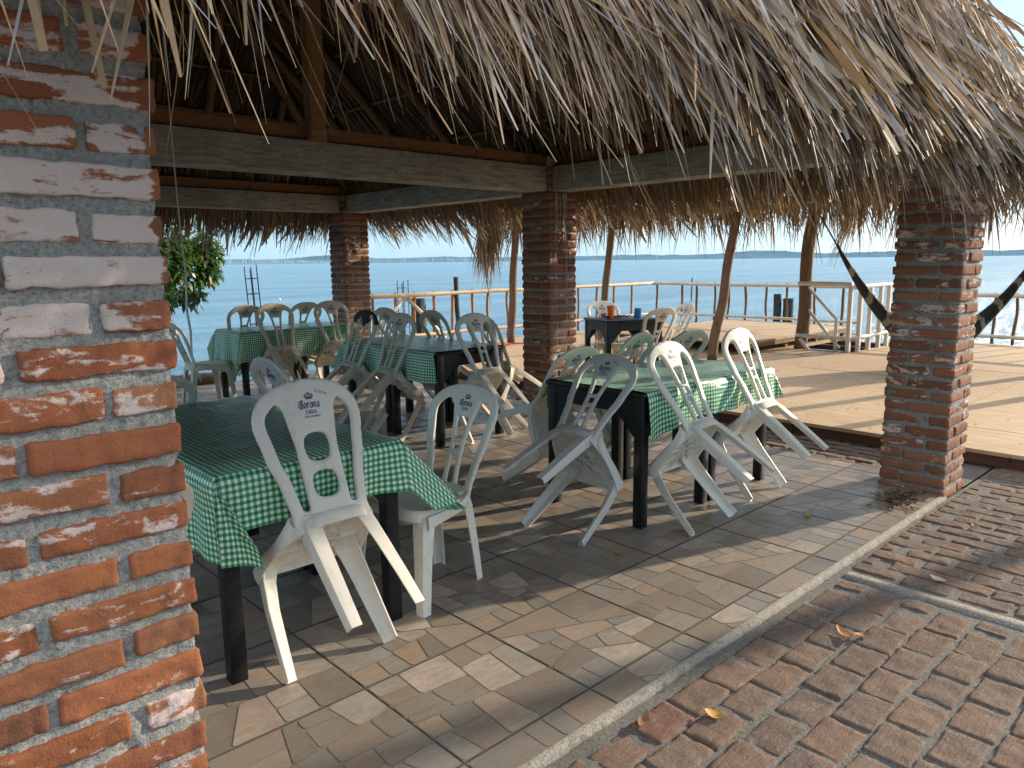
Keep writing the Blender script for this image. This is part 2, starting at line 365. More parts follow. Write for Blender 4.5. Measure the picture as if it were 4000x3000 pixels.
def brick_verts(c, d, res, r, amp, ns, rz=0, seed=0):
    if res not in _T: _T[res] = cube_template(*res)
    P, Fq = _T[res]; h = np.array(d)/2
    sgn = np.sign(P); Q = sgn*(1-(1-np.abs(P))**1.35)*h       # points crowd toward the edges
    q = np.clip(Q, -(h-r), h-r); e = Q-q; L = np.linalg.norm(e, axis=1); m = L > 1e-9
    nn = np.zeros_like(Q); nn[m] = e[m]/L[m][:, None]; Q = q+nn*r
    cs, sn = math.cos(rz), math.sin(rz); W = Q.copy(); W[:, 0] = Q[:, 0]*cs-Q[:, 1]*sn; W[:, 1] = Q[:, 0]*sn+Q[:, 1]*cs; W += np.array(c)
    nw = nn.copy(); nw[:, 0] = nn[:, 0]*cs-nn[:, 1]*sn; nw[:, 1] = nn[:, 0]*sn+nn[:, 1]*cs
    dd = np.array([nz(p, ns, seed)+.5*nz(p, ns*2.7, seed)+.25*nz(p, ns*7, seed) for p in W])
    return W+nw*(dd*amp)[:, None], Fq
BRICKS = [(.37, .125, .052), (.40, .155, .070), (.33, .105, .045), (.27, .095, .052), (.38, .17, .088), (.30, .09, .042)]
def pillar(x0, y0, wx, wy, ztop, parent, res, label, white, amp=.0035, seed=0, dull=1.0):
    """square brick pillar: pinwheel courses proud of a mortar core"""
    rnd = random.Random(100+seed); ch = .081; bh = .056; z = -.03; k = 0; Vs = []; Fs = []; Cs = []; off = 0
    while z+bh < ztop+.001:
        L, B = wx*.655, wx*.305
        LY, BY = wy*.655, wy*.305; g = .02
        x1, y1 = x0+wx, y0+wy; rows = []
        if k % 2 == 0:
            rows = [(x0+L/2, y0+BY/2, L, BY), (x1-B/2, y0+LY/2, B, LY), (x1-L/2, y1-BY/2, L, BY), (x0+B/2, y1-LY/2, B, LY)]
        else:
            rows = [(x1-L/2, y0+BY/2, L, BY), (x1-B/2, y1-LY/2, B, LY), (x0+L/2, y1-BY/2, L, BY), (x0+B/2, y0+LY/2, B, LY)]
        for (cx, cy, dx, dy) in rows:
            hh = bh+rnd.uniform(-.004, .005); j = lambda s: rnd.uniform(-s, s)
            V, Fq = brick_verts((cx+j(.005), cy+j(.005), z+bh/2+j(.003)), (dx-rnd.uniform(0, .008), dy-rnd.uniform(0, .008), hh), res, .0068, amp*1.3, 24, j(.015), seed*9+k)
            b = rnd.choice(BRICKS); v = rnd.uniform(.75, 1.12)*dull
            wv = white(z)+rnd.uniform(-.13, .13)
            if rnd.random() < .1: b = (.17, .075, .05)
            Vs.append(V); Fs.append(Fq+off); off += len(V); gm = .06 if res[0] > 12 else .30; lum = (b[0]+b[1]+b[2])/3; b = tuple(q*(1-gm)+lum*gm for q in b)
            ca = np.tile((b[0]*v, b[1]*v, b[2]*v, wv), (len(V), 1))
            if res[0] > 12: ca[:, 3] -= .26*np.clip((V[:, 0]-(x1-.030))/.022, 0, 1)
            Cs.append(ca)
        z += ch; k += 1
    me = np_mesh('pillar', np.vstack(Vs), np.vstack(Fs), np.vstack(Cs), smooth=True)
    p = put('pillar', me, 'brick', parent); tag(p, label)
    # mortar core
    n = max(6, res[0]//1); zz = int(ztop/.02) if res[0] > 12 else 40
    Pt, Fq = cube_template(n*2 if res[0] > 12 else 6, n*2 if res[0] > 12 else 6, zz)
    h = np.array((wx/2-.0115, wy/2-.0115, (ztop+.04)/2)); W = Pt*h+np.array((x0+wx/2, y0+wy/2, ztop/2-.02))
    dn = np.zeros_like(W); dn[:, :2] = np.where(np.abs(Pt[:, :2]) > .999, np.sign(Pt[:, :2]), 0)
    W += dn*np.array([.0055*nz(q, 26)+.004*nz(q, 60)+.003*nz(q, 140) for q in W])[:, None]
    put('mortar_core', np_mesh('mortar_core', W, Fq, smooth=True), 'mortar' if res[0] > 12 else 'mortar_dark', p)
    return p

# ------------------------------------------------------------------ thatch blades
def strips(root, d, nrm, L, W, droop, curl, col, seg=4, blunt=.25):
    """vectorised leaf strips: root (n,3), direction, face normal -> verts, quads, colours"""
    n = len(root); t = np.linspace(0, 1, seg+1)
    d = d/np.linalg.norm(d, axis=1)[:, None]; side = np.cross(d, nrm); side /= np.maximum(np.linalg.norm(side, axis=1), 1e-6)[:, None]
    P = root[:, None, :]+d[:, None, :]*(L[:, None]*t)[:, :, None]
    P[:, :, 2] -= (droop*L)[:, None]*(t**2)
    P += side[:, None, :]*((curl*L)[:, None]*(t**2))[:, :, None]
    wd = (W[:, None]*np.minimum(1, (1-t)*2.2+blunt))[:, :, None]*.5
    A = P-side[:, None, :]*wd; B = P+side[:, None, :]*wd
    V = np.stack((A, B), 2).reshape(-1, 3); base = (np.arange(n)*(seg+1)*2)[:, None]; i = np.arange(seg)[None, :]*2
    Fq = np.stack((base+i, base+i+1, base+i+3, base+i+2), 2).reshape(-1, 4)
    return V, Fq, np.repeat(col, (seg+1)*2, 0)
def thatch_cols(n, rng, pal, var=.3):
    pal = np.array(pal); c = pal[rng.integers(0, len(pal), n)]*rng.uniform(1-var, 1+var, n)[:, None]
    return np.hstack((c, np.ones((n, 1))))
PAL_OUT = [(.40, .295, .20), (.33, .225, .135), (.47, .40, .31), (.29, .175, .09), (.39, .37, .35), (.18, .12, .07), (.42, .31, .18), (.35, .215, .11), (.44, .42, .41)]
PAL_FRINGE = [(.56, .41, .25), (.44, .27, .135), (.64, .51, .34), (.34, .20, .10), (.50, .44, .37)]
PAL_IN = [(.36, .25, .14), (.28, .165, .08), (.42, .32, .20), (.20, .115, .055), (.30, .24, .18)]  # darker fringe tones: shade of the unlit inner side put into the colour
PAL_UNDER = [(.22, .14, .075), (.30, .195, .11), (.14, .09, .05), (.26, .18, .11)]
def merge(parts):
    V = []; Fq = []; C = []; o = 0
    for v, f, c in parts: V.append(v); Fq.append(f+o); C.append(c); o += len(v)
    return np.vstack(V), np.vstack(Fq), np.vstack(C)

# ------------------------------------------------------------------ SETTING: water, shore, hills, floor, paving
X_TILE0, X_TILE1, Y_KERB, Y_TILE1 = -2.0, 5.63, 1.505, 9.75
def sheet(name, pts, mat, kind='structure'):
    mb = MB(); mb.add(pts, [tuple(range(len(pts)))]); return tag(mb.build(name, mat, fix=False), kind=kind)
wt = tag(MB().add([(-6000, -6000, -.6), (6000, -6000, -.6), (6000, 6000, -.6), (-6000, 6000, -.6)], [(0, 1, 2, 3)]).build('water', 'water', fix=False), kind='structure')
# land under everything near the camera, sloping into the lagoon
g = MB(); gx = np.concatenate(([-60, -20], np.linspace(-8, 6.6, 30), [7.2, 7.8])); gy = np.concatenate(([-60, -20], np.linspace(-6, 9.8, 30), [10.1, 10.5, 11]))
for y in gy:
    for x in gx:
        e = max(0, x-6.7)*1.0+max(0, y-10.0)*.75
        g.v.append((x, y, -.075-min(e, 1.2)+(.02*nz((x, y, 0), 2) if y > 9.7 or x > 6.6 else 0)))
nx = len(gx)
for j in range(len(gy)-1):
    for i in range(nx-1): g.f.append((j*nx+i, j*nx+i+1, (j+1)*nx+i+1, (j+1)*nx+i))
tag(g.build('ground', 'sand', fix=False), kind='structure')
# far shore: low wooded ridges in layers
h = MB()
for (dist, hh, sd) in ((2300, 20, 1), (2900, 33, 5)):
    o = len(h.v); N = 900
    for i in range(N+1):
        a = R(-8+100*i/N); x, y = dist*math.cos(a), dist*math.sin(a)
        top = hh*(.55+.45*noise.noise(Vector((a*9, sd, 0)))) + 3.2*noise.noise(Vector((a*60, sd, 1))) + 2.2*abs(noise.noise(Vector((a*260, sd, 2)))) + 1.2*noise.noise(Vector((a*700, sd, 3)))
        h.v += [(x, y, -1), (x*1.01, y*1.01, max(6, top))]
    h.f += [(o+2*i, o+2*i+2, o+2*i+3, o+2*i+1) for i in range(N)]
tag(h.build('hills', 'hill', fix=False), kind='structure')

# printed stone tiles: every printed stone is a face of its own on the grout sheet
def clip(poly, p, n):
    out = []; k = len(poly)
    for i in range(k):
        a, b = poly[i], poly[(i+1) % k]; da = (a[0]-p[0])*n[0]+(a[1]-p[1])*n[1]; db = (b[0]-p[0])*n[0]+(b[1]-p[1])*n[1]
        if da >= 0: out.append(a)
        if da*db < 0: s = da/(da-db); out.append((a[0]+(b[0]-a[0])*s, a[1]+(b[1]-a[1])*s))
    return out
def parea(p): return abs(sum(p[i][0]*p[(i+1) % len(p)][1]-p[(i+1) % len(p)][0]*p[i][1] for i in range(len(p))))/2
def inset(poly, d):
    cx = sum(p[0] for p in poly)/len(poly); cy = sum(p[1] for p in poly)/len(poly); out = list(poly)
    k = len(poly)
    for i in range(k):
        a, b = poly[i], poly[(i+1) % k]; n = (-(b[1]-a[1]), b[0]-a[0]); L = math.hypot(*n)
        if L < 1e-6: continue
        n = (n[0]/L, n[1]/L)
        if (cx-a[0])*n[0]+(cy-a[1])*n[1] < 0: n = (-n[0], -n[1])
        out = clip(out, (a[0]+n[0]*d, a[1]+n[1]*d), n)
        if len(out) < 3: return []
    return out
def rounded(poly, r, it=2):
    for _ in range(it):
        q = []; k = len(poly)
        for i in range(k):
            a, b = poly[i], poly[(i+1) % k]; L = math.hypot(b[0]-a[0], b[1]-a[1]); f = min(.3, r/max(L, 1e-6))
            q += [(a[0]+(b[0]-a[0])*f, a[1]+(b[1]-a[1])*f), (a[0]+(b[0]-a[0])*(1-f), a[1]+(b[1]-a[1])*(1-f))]
        poly = q; r *= .45
    return poly
def tile_print(seed):
    rnd = random.Random(seed); out = []
    def rec(p, depth, vert):
        A = parea(p)
        if A < .065 or (A < .17 and depth > 1 and rnd.random() < .45) or depth > 5: out.append(p); return
        xs = [q[0] for q in p]; ys = [q[1] for q in p]; w, hh = max(xs)-min(xs), max(ys)-min(ys)
        vert = w > hh if abs(w-hh) > .05 else not vert
        f = rnd.uniform(.34, .66); a = rnd.uniform(-.13, .13)
        if rnd.random() < .12: a += rnd.choice((-.4, .4))
        if vert: pt = (min(xs)+f*w, sum(ys)/len(ys)); n = (math.cos(a), math.sin(a))
        else: pt = (sum(xs)/len(xs), min(ys)+f*hh); n = (math.sin(a), math.cos(a))
        A1 = clip(p, pt, n); B1 = clip(p, pt, (-n[0], -n[1]))
        for q in (A1, B1):
            if len(q) >= 3: rec(q, depth+1, vert)
    rec([(0, 0), (1, 0), (1, 1), (0, 1)], 0, True); return out
PR = [tile_print(s) for s in (3, 8, 15, 21, 34, 40, 57)]
STONE = [(.36, .275, .205), (.26, .21, .165), (.45, .365, .295), (.215, .20, .178), (.36, .245, .165), (.265, .26, .24), (.125, .118, .105), (.18, .178, .16), (.49, .41, .34), (.32, .295, .26), (.22, .175, .135), (.15, .14, .125)]
PC = [[random.Random(i*31+j).choice(STONE) for j in range(len(p))] for i, p in enumerate(PR)]
fl = MB(); TX, TY = .5925, .5755; rnd = random.Random(5)
for i in range(-6, 8):
    for j in range(-1, 15):
        x0, y0 = 1.313+i*TX, 1.649+j*TY; v = rnd.randrange(len(PR)); flip = rnd.random() < .5
        lo = Y_KERB+.012
        tb = [(x0+.003, max(y0+.0045, lo)), (min(x0+TX-.003, X_TILE1-.01), max(y0+.0045, lo)), (min(x0+TX-.003, X_TILE1-.01), min(y0+TY-.0045, Y_TILE1-.01)), (x0+.003, min(y0+TY-.0045, Y_TILE1-.01))]
        if tb[1][0] > tb[0][0]+.01 and tb[2][1] > tb[1][1]+.01: fl.add([(a, b_, -.0009) for a, b_ in tb], [(0, 1, 2, 3)], (.165, .155, .135))
        for p, c in zip(PR[v], PC[v]):
            q = [((1-a, 1-b) if flip else (a, b)) for a, b in p]
            q = [(x0+a*TX, y0+b*TY) for a, b in q]
            q = clip(q, (x0+.004, 0), (1, 0)); q = clip(q, (x0+TX-.004, 0), (-1, 0)); q = clip(q, (0, y0+.0045), (0, 1)); q = clip(q, (0, y0+TY-.0045), (0, -1))
            q = clip(q, (0, lo), (0, 1)); q = clip(q, (X_TILE1-.01, 0), (-1, 0)); q = clip(q, (0, Y_TILE1-.01), (0, -1))
            if len(q) < 3: continue
            q = inset(q, .0030)
            if len(q) < 3 or parea(q) < 2e-4: continue
            q = rounded(q, .010)
            b = rnd.uniform(.85, 1.15); w_ = .0006*rnd.random()
            fl.add([(a, bb, w_) for a, bb in q], [tuple(range(len(q)))], (c[0]*b, c[1]*b, c[2]*b))
me = fl.mesh('tiled_floor', fix=False)
bm = bmesh.new(); bm.from_mesh(me)
for f in bm.faces:
    if f.normal.z < 0: f.normal_flip()
bm.to_mesh(me); bm.free()
tag(put('tiled_floor', me, 'stone'), kind='structure')
sb = MB(); sb.box(((X_TILE0+X_TILE1)/2, (Y_KERB+Y_TILE1)/2, -.0421), (X_TILE1-X_TILE0, Y_TILE1-Y_KERB, .08)); tag(sb.build('floor_slab', 'grout'), kind='structure')
# rough mortar fillet along the edge of the tiles
k = MB(); n = 420
for i in range(n+1):
    x = -.5+5.78*i/n
    a = .008*nz((x, 0, 0), 9)+.005*nz((x, 0, 0), 30)
    k.v += [(x, Y_KERB+.013, .0004), (x, Y_KERB+.004+a*.3, .0012+a*.15), (x, Y_KERB-.005+a*.8, -.006+.5*a+.004*nz((x, 5, 0), 60)), (x, Y_KERB-.012+1.2*a+.005*nz((x, 3, 0), 45), -.021), (x, Y_KERB-.024, -.07)]
for i in range(n):
    for j in range(4): k.f.append((i*5+j, i*5+j+1, (i+1)*5+j+1, (i+1)*5+j))
tag(auto_smooth(k.build('kerb', 'kerb'), 50), kind='structure')

# brick paving
pm = MB(); px = np.arange(-.6, 6.9, .05); py = np.arange(-2.6, 1.52, .04)
for y in py:
    for x in px: pm.v.append((x, y, -.0365+.004*nz((x, y, 0), 9)+.003*nz((x, y, 0), 25)))
for j in range(len(py)-1):
    for i in range(len(px)-1): pm.f.append((j*len(px)+i, j*len(px)+i+1, (j+1)*len(px)+i+1, (j+1)*len(px)+i))
for (xa, xb, ya, yb) in ((5.64, 6.9, 1.5, 9.75),):
    pm.add([(xa, ya, -.042), (xb, ya, -.042), (xb, yb, -.042), (xa, yb, -.042)], [(0, 1, 2, 3)])
tag(pm.build('paving_bed', 'pave_mortar', smooth=True, fix=False), kind='structure').location.z = .014
PV = [(.175, .115, .083), (.20, .125, .088), (.15, .11, .087), (.18, .13, .10), (.135, .10, .082), (.22, .13, .09)]  # brick tones darkened to carry the soft shade lying over the paving
Vs = []; Fs = []; Cs = []; off = 0; rnd = random.Random(12)
def paver(cx, cy, dx, dy, res=(12, 9, 3), rz=None, special=None):
    global off
    rz = rnd.uniform(-.04, .04) if rz is None else rz
    V, Fq = brick_verts((cx, cy, -.057+rnd.uniform(-.004, .003)), (dx, dy, .055), res, .0075, .0062, 17, rz, 77)
    V[:, 2] += (V[:, 0]-cx)*rnd.uniform(-.02, .02)+(V[:, 1]-cy)*rnd.uniform(-.025, .025)
    c = special or rnd.choice(PV); b = rnd.uniform(.8, 1.15)
    Vs.append(V); Fs.append(Fq+off); off += len(V); Cs.append(np.tile((c[0]*b, c[1]*b, c[2]*b, 1), (len(V), 1)))
for j in range(15):                      # near field: courses along the kerb
    y = 1.362-.149*j; sh = .11 if j % 2 else 0
    for i in range(17):
        x = .18+sh+i*.2215
        if x+.1 > 3.56: continue
        sp = (.25, .085, .05) if (j == 0 and abs(x-1.95) < .1) else None
        paver(x+rnd.uniform(-.006, .006), y+rnd.uniform(-.005, .005), .207+rnd.uniform(-.012, .008), .137+rnd.uniform(-.010, .006), special=sp)
    if j % 2 == 0 and j < 12: paver(3.49, y, .09, .12)
for i in range(22):                      # far field beyond the concrete strip: courses across
    x = 3.755+.1265*i; sh = .12 if i % 2 else 0
    for j in range(15):
        y = 1.345-sh-.2365*j
        if 5.2 < x < 5.7 and y > 1.36: continue
        paver(x+rnd.uniform(-.006, .006), y+rnd.uniform(-.006, .006), .110+rnd.uniform(-.010, .006), .218+rnd.uniform(-.016, .006), (9, 12, 3))
    if sh: paver(x, 1.425, .098, .06, (7, 5, 3))
for i in range(8):                       # strip between the tiles and the deck
    for j in range(17):
        paver(5.71+.1265*i, 2.15+.2365*j+(.12 if i % 2 else 0), .098, .208, (4, 5, 2))
tag(put('brick_paving', np_mesh('brick_paving', np.vstack(Vs), np.vstack(Fs), np.vstack(Cs), smooth=True), 'paver'), kind='structure').location.z = .014
c = MB()
for i in range(60):
    y = 1.44-3.4*i/59; a = .006*nz((y, 0, 2), 6)
    c.v += [(3.572+a+.006*nz((y, 9, 2), 22), y, -.045), (3.584+a+.008*nz((y, 9, 2), 22), y, -.029+.003*nz((y, 7, 0), 14)), (3.652+a*.6+.008*nz((y, 5, 2), 22), y, -.029+.003*nz((y, 0, 0), 12)), (3.672+a*.6, y, -.045)]
for i in range(59):
    for j in range(3): c.f.append((i*4+j, i*4+j+1, (i+1)*4+j+1, (i+1)*4+j))
tag(c.build('paving_strip', 'kerb', smooth=True), kind='structure').location.z = .014

# ------------------------------------------------------------------ PALAPA
PX0, PX1, PY0, PY1, ZP = .1, 5.75, 1.5, 9.5, 2.41
SX, SY, ZE = .95, 1.7, 2.11
EX0, EX1, EY0, EY1 = PX0-(ZP-ZE)/SX, PX1+(ZP-ZE)/SX, PY0-(ZP-ZE)/SY, PY1+(ZP-ZE)/SY
XR = (PX0+PX1)/2; ZR = ZP+SX*(PX1-XR); YR0 = PY0+(ZR-ZP)/SY; YR1 = PY1-(ZR-ZP)/SY
pal = tag(empty('palapa', (XR, PY0, 0)), 'open thatched shelter on brick pillars sheltering the checked tables', 'shelter')
pal_off = Vector(pal.location)
def into(o, root):
    o.parent = root; o.matrix_parent_inverse = Matrix.Translation(-Vector(root.location)) if root.rotation_euler.z == 0 else root.matrix_basis.inverted(); return o
def wh_near(z): return .36+.235*min(1, max(0, (z-1.05)/.45))+(.12 if z < .62 else 0)
P1 = into(pillar(.1, 1.505, .407, .407, 2.46, None, (26, 14, 8), 'sunlit near pillar of orange brick chalked white at the top', wh_near, .0042, 1, 1.0), pal)
P3 = into(pillar(5.225, 1.50, .40, .41, 2.46, None, (11, 6, 4), 'brick pillar at the corner beside the paving, sunlit on one narrow side', lambda z: .42 if z > .3 else .36, .0045, 2, .95), pal)
P2 = into(pillar(5.37, 5.20, .40, .40, 2.56, None, (9, 5, 3), 'central brick pillar with chalky drips down its lit side', lambda z: .38, .0045, 3, .98), pal)
P4 = into(pillar(5.37, 9.10, .40, .40, 2.46, None, (7, 4, 3), 'far brick pillar behind the far-left table', lambda z: .33, .004, 4, .88), pal)
P5 = into(pillar(.1, 5.20, .40, .40, 2.22, None, (4, 3, 2), 'hidden brick pillar behind the near one', lambda z: .36, .003, 5, .85), pal)
P6 = into(pillar(.1, 9.10, .40, .40, 2.22, None, (4, 3, 2), 'brick pillar at the left rear corner', lambda z: .36, .003, 6, .85), pal)
# chalky drips on the lit side of the central pillar
dr = MB(); rnd = random.Random(4)
for x, z0, z1, wd in ((5.45, 2.20, 1.35, .018), (5.47, 2.20, 1.75, .03), (5.60, 2.20, 1.10, .016), (5.57, 2.2, 1.6, .035), (5.52, 2.2, 1.9, .014), (5.615, 1.75, 1.0, .010)):
    pts = []; z = z0
    while z > z1:
        f = (z-z1)/(z0-z1); ww = wd*(.35+.65*f)*rnd.uniform(.6, 1.3); xx = x+rnd.uniform(-.006, .006); pts.append((xx, z, ww)); z -= .035
    o = len(dr.v)
    for xx, z, ww in pts: dr.v += [(xx-ww/2, 5.1925+.001*nz((xx, z, 0), 40), z), (xx+ww/2, 5.1925+.001*nz((xx, z, 1), 40), z)]
    dr.f += [(o+2*i, o+2*i+1, o+2*i+3, o+2*i+2) for i in range(len(pts)-1)]
into(dr.build('lime_drip', 'kerb', fix=False), P2); 
def beam(c, d, mat='concrete', name='beam', bev=.008, label=None):
    mb = MB(); mb.box(c, d, bev=bev); o = into(mb.build(name, mat), pal); auto_smooth(o, 30); tag(o, label); return o
beam((2.94, 5.36, 2.335), (4.86, .26, .235)); beam((2.94, 9.28, 2.335), (4.86, .24, .225))
beam((5.53, 3.555, 2.335), (.24, 3.29, .235)); beam((5.56, 7.35, 2.335), (.24, 3.50, .235))
beam((2.866, 1.66, 2.335), (4.718, .24, .235)); beam((.3, 3.555, 2.335), (.22, 3.29, .235)); beam((.3, 7.35, 2.335), (.22, 3.5, .235))
for c, d in (((2.93, 5.36, 2.515), (5.0, .15, .105)), ((2.93, 9.28, 2.515), (5.3, .14, .11)), ((5.58, 3.5, 2.515), (.14, 3.4, .11)), ((5.60, 7.3, 2.515), (.14, 3.6, .11)),
             ((2.93, 1.66, 2.515), (5.0, .14, .11)), ((.3, 3.5, 2.515), (.14, 3.4, .11)), ((.3, 7.3, 2.515), (.14, 3.6, .11))):
    beam(c, d, 'timber', 'wall_plate', .012)
beam((2.90, 5.235, 3.72), (.13, .10, 2.55), 'timber', 'king_post', .008)
beam((2.925, 5.5, ZR-.10), (.14, 4.9, .14), 'timber', 'ridge_pole', .03)
def pole(name, a, b, r, mat='pole', parent=None, n=9, wob=.012, seg=8, bend=.015):
    a, b = Vector(a), Vector(b); mb = MB(); pts = []; rad = []
    ph = random.uniform(0, 9)
    for i in range(seg+1):
        f = i/seg; p = a.lerp(b, f); p += Vector((nz((ph, f*3, 0), 1), nz((ph, f*3, 5), 1), nz((ph, f*3, 9), 1)*.3))*bend*(1 if 0 < i < seg else .3)
        pts.append(p); rad.append(r*(1.06-.14*f)*(1+.06*nz((ph, f*8, 2), 1)))
    mb.tube(pts, rad, n, wob=wob*3)
    o = mb.build(name, mat, smooth=True)
    return into(o, parent) if parent is not None else o
for y in np.arange(3.2, 9.3, .86):
    yy = min(max(y, 1.6), 9.4); top = min(1, .97)
    xm = XR
    if yy > YR1: zt = ZP+SY*(PY1-yy)
    else: zt = ZR
    for sgn, xe in ((1, PX1), (-1, PX0)):
        xt = xe-sgn*(zt-ZP)/SX
        pole('rafter', (xe, yy, ZP-.03), (xt, yy, zt-.05), .048, 'pole', pal)
for x in np.arange(.95, 5.4, .88):
    zt = ZP+min(SX*(PX1-x), SX*(x-PX0))
    pole('rafter', (x, PY1, ZP-.03), (x, PY1-(zt-ZP)/SY, zt-.05), .045, 'pole', pal)
    pole('rafter', (x, PY0, ZP-.03), (x, PY0+(zt-ZP)/SY, zt-.05), .045, 'pole', pal)
for cx, cy, ry in ((PX1, PY1, YR1), (PX0, PY1, YR1), (PX1, PY0, YR0), (PX0, PY0, YR0)):
    pole('hip_rafter', (cx, cy, ZP-.04), (XR, ry, ZR-.06), .06, 'pole', pal)
for q in range(1, 6):
    z = ZP+.43*q; dx, dy = (z-ZP)/SX, (z-ZP)/SY
    pole('batten', (PX1-dx, PY0+dy, z+.03), (PX1-dx, PY1-dy, z+.03), .02, 'pole', pal, 6, bend=.03)
    pole('batten', (PX0+dx, PY0+dy, z+.03), (PX0+dx, PY1-dy, z+.03), .02, 'pole', pal, 6, bend=.03)
    pole('batten', (PX0+dx, PY1-dy, z+.03), (PX1-dx, PY1-dy, z+.03), .02, 'pole', pal, 6, bend=.03)
    pole('batten', (PX0+dx, PY0+dy, z+.03), (PX1-dx, PY0+dy, z+.03), .02, 'pole', pal, 6, bend=.03)
# thatch: an opaque bed, leaf lines below, leaf blades above, hanging fringe at the eaves
def hip(zoff, ex, ey, zz):
    return [(EX0-ex, EY0-ey, ZE+zz), (EX1+ex, EY0-ey, ZE+zz), (EX1+ex, EY1+ey, ZE+zz), (EX0-ex, EY1+ey, ZE+zz), (XR, YR0-zoff*.3, ZR+zoff), (XR, YR1+zoff*.3, ZR+zoff)]
b = MB(); lo, hi = hip(.08, .0, .0, .06), hip(.17, .0, .0, .13)
ff = [(0, 1, 4), (1, 2, 5, 4), (2, 3, 5), (3, 0, 4, 5)]
b.add(lo, [f[::-1] for f in ff]); b.add(hi, ff); b.f += [(i, (i+1) % 4, 6+(i+1) % 4, 6+i) for i in range(4)]
roof = into(b.build('roof', 'bed'), pal); tag(roof, 'shaggy palm thatch roof')
FACES = dict(south=((EX0, EX1), EY0, np.array((0, 1, SY)), np.array((0, -SY, 1)), 'x'), north=((EX0, EX1), EY1, np.array((0, -1, SY)), np.array((0, SY, 1)), 'x'),
             east=((EY0, EY1), EX1, np.array((-1, 0, SX)), np.array((SX, 0, 1)), 'y'), west=((EY0, EY1), EX0, np.array((1, 0, SX)), np.array((-SX, 0, 1)), 'y'))
def face_pts(face, n, s0, s1, rng, u0=None, u1=None, bias=1.0):
    (a, b_), e, upv, nr, ax = FACES[face]; upv = upv/np.linalg.norm(upv); nr = nr/np.linalg.norm(nr)
    a = a if u0 is None else u0; b_ = b_ if u1 is None else u1
    s = s0+(s1-s0)*rng.random(n)**bias; u = rng.uniform(a, b_, n)
    P = np.zeros((n, 3)); P[:, 0 if ax == 'x' else 1] = u; P[:, 1 if ax == 'x' else 0] = e; P[:, 2] = ZE; P += s[:, None]*upv
    # keep inside the hip
    rise = P[:, 2]-ZE
    if ax == 'x': ok = (u > EX0+rise/SX-.05) & (u < EX1-rise/SX+.05)
    else: ok = (u > EY0+rise/SY-.05) & (u < EY1-rise/SY+.05)
    return P[ok], upv, nr, ax
def blades(face, n, s0, s1, Lr, Wr, off, lift, spread, droop, pal_, rng, u0=None, u1=None, seg=4, bias=1.0, var=.3, blunt=.25, curlr=.12):
    P, upv, nr, ax = face_pts(face, n, s0, s1, rng, u0, u1, bias); n = len(P)
    o = rng.uniform(off[0], off[1], n); P = P+nr*o[:, None]
    side = np.array((1., 0, 0)) if ax == 'x' else np.array((0, 1., 0))
    cl = np.array([(noise.noise(Vector((a_*1.6, b_*1.6, z_*1.6+3))), noise.noise(Vector((a_*3.7, b_*3.7, z_*3.7+9)))) for a_, b_, z_ in P])
    P = P+nr*(.07*cl[:, 1])[:, None]
    d = -upv+side*(rng.normal(0, spread, n)+.42*cl[:, 0]+.22*cl[:, 1])[:, None]+nr*rng.uniform(lift[0], lift[1], n)[:, None]
    tw = nr+side*rng.normal(0, .55, n)[:, None]+upv*rng.normal(0, .3, n)[:, None]
    return strips(P, d, tw, rng.uniform(*Lr, n), Wr[0]+(Wr[1]-Wr[0])*rng.random(n)**1.5, rng.uniform(*droop, n), rng.normal(0, curlr, n), thatch_cols(n, rng, pal_, var)*np.hstack((np.repeat((1+.55*cl[:, :1]+.3*cl[:, 1:2]), 3, 1), np.ones((n, 1)))), seg, blunt)
rg = np.random.default_rng(3); Lsl = (ZR-ZE)*math.hypot(1, SY)/SY
A = [blades('south', 21000, .25, 2.3, (.26, .60), (.008, .044), (.08, .21), (-.02, .18), .20, (0, .14), PAL_OUT, rg, 2.0, None, 4, 1.15, .45, .5, .10),
     blades('south', 9000, .2, 2.3, (.3, .62), (.006, .022), (.08, .20), (-.02, .16), .18, (0, .2), PAL_OUT, rg, None, 2.2, 4, 1.1, .38, .2, .16),
     blades('south', 3000, 2.0, 3.9, (.5, .8), (.02, .05), (.08, .20), (-.02, .12), .18, (0, .1), PAL_OUT, rg, None, None, 3),
     blades('east', 3800, .2, 4.5, (.4, .7), (.014, .04), (.08, .20), (0, .16), .2, (0, .12), PAL_OUT, rg, EY0, 4.2, 3),
     blades('east', 2600, .2, 4.5, (.5, .9), (.03, .07), (.08, .18), (0, .1), .15, (0, .1), PAL_OUT, rg, 4.2, None, 3),
     blades('north', 1500, .2, 3.5, (.5, .9), (.03, .07), (.08, .18), (0, .1), .15, (0, .1), PAL_OUT, rg, None, None, 3),
     blades('west', 2200, .2, 4.5, (.5, .9), (.03, .07), (.08, .18), (0, .1), .15, (0, .1), PAL_OUT, rg, None, None, 3)]
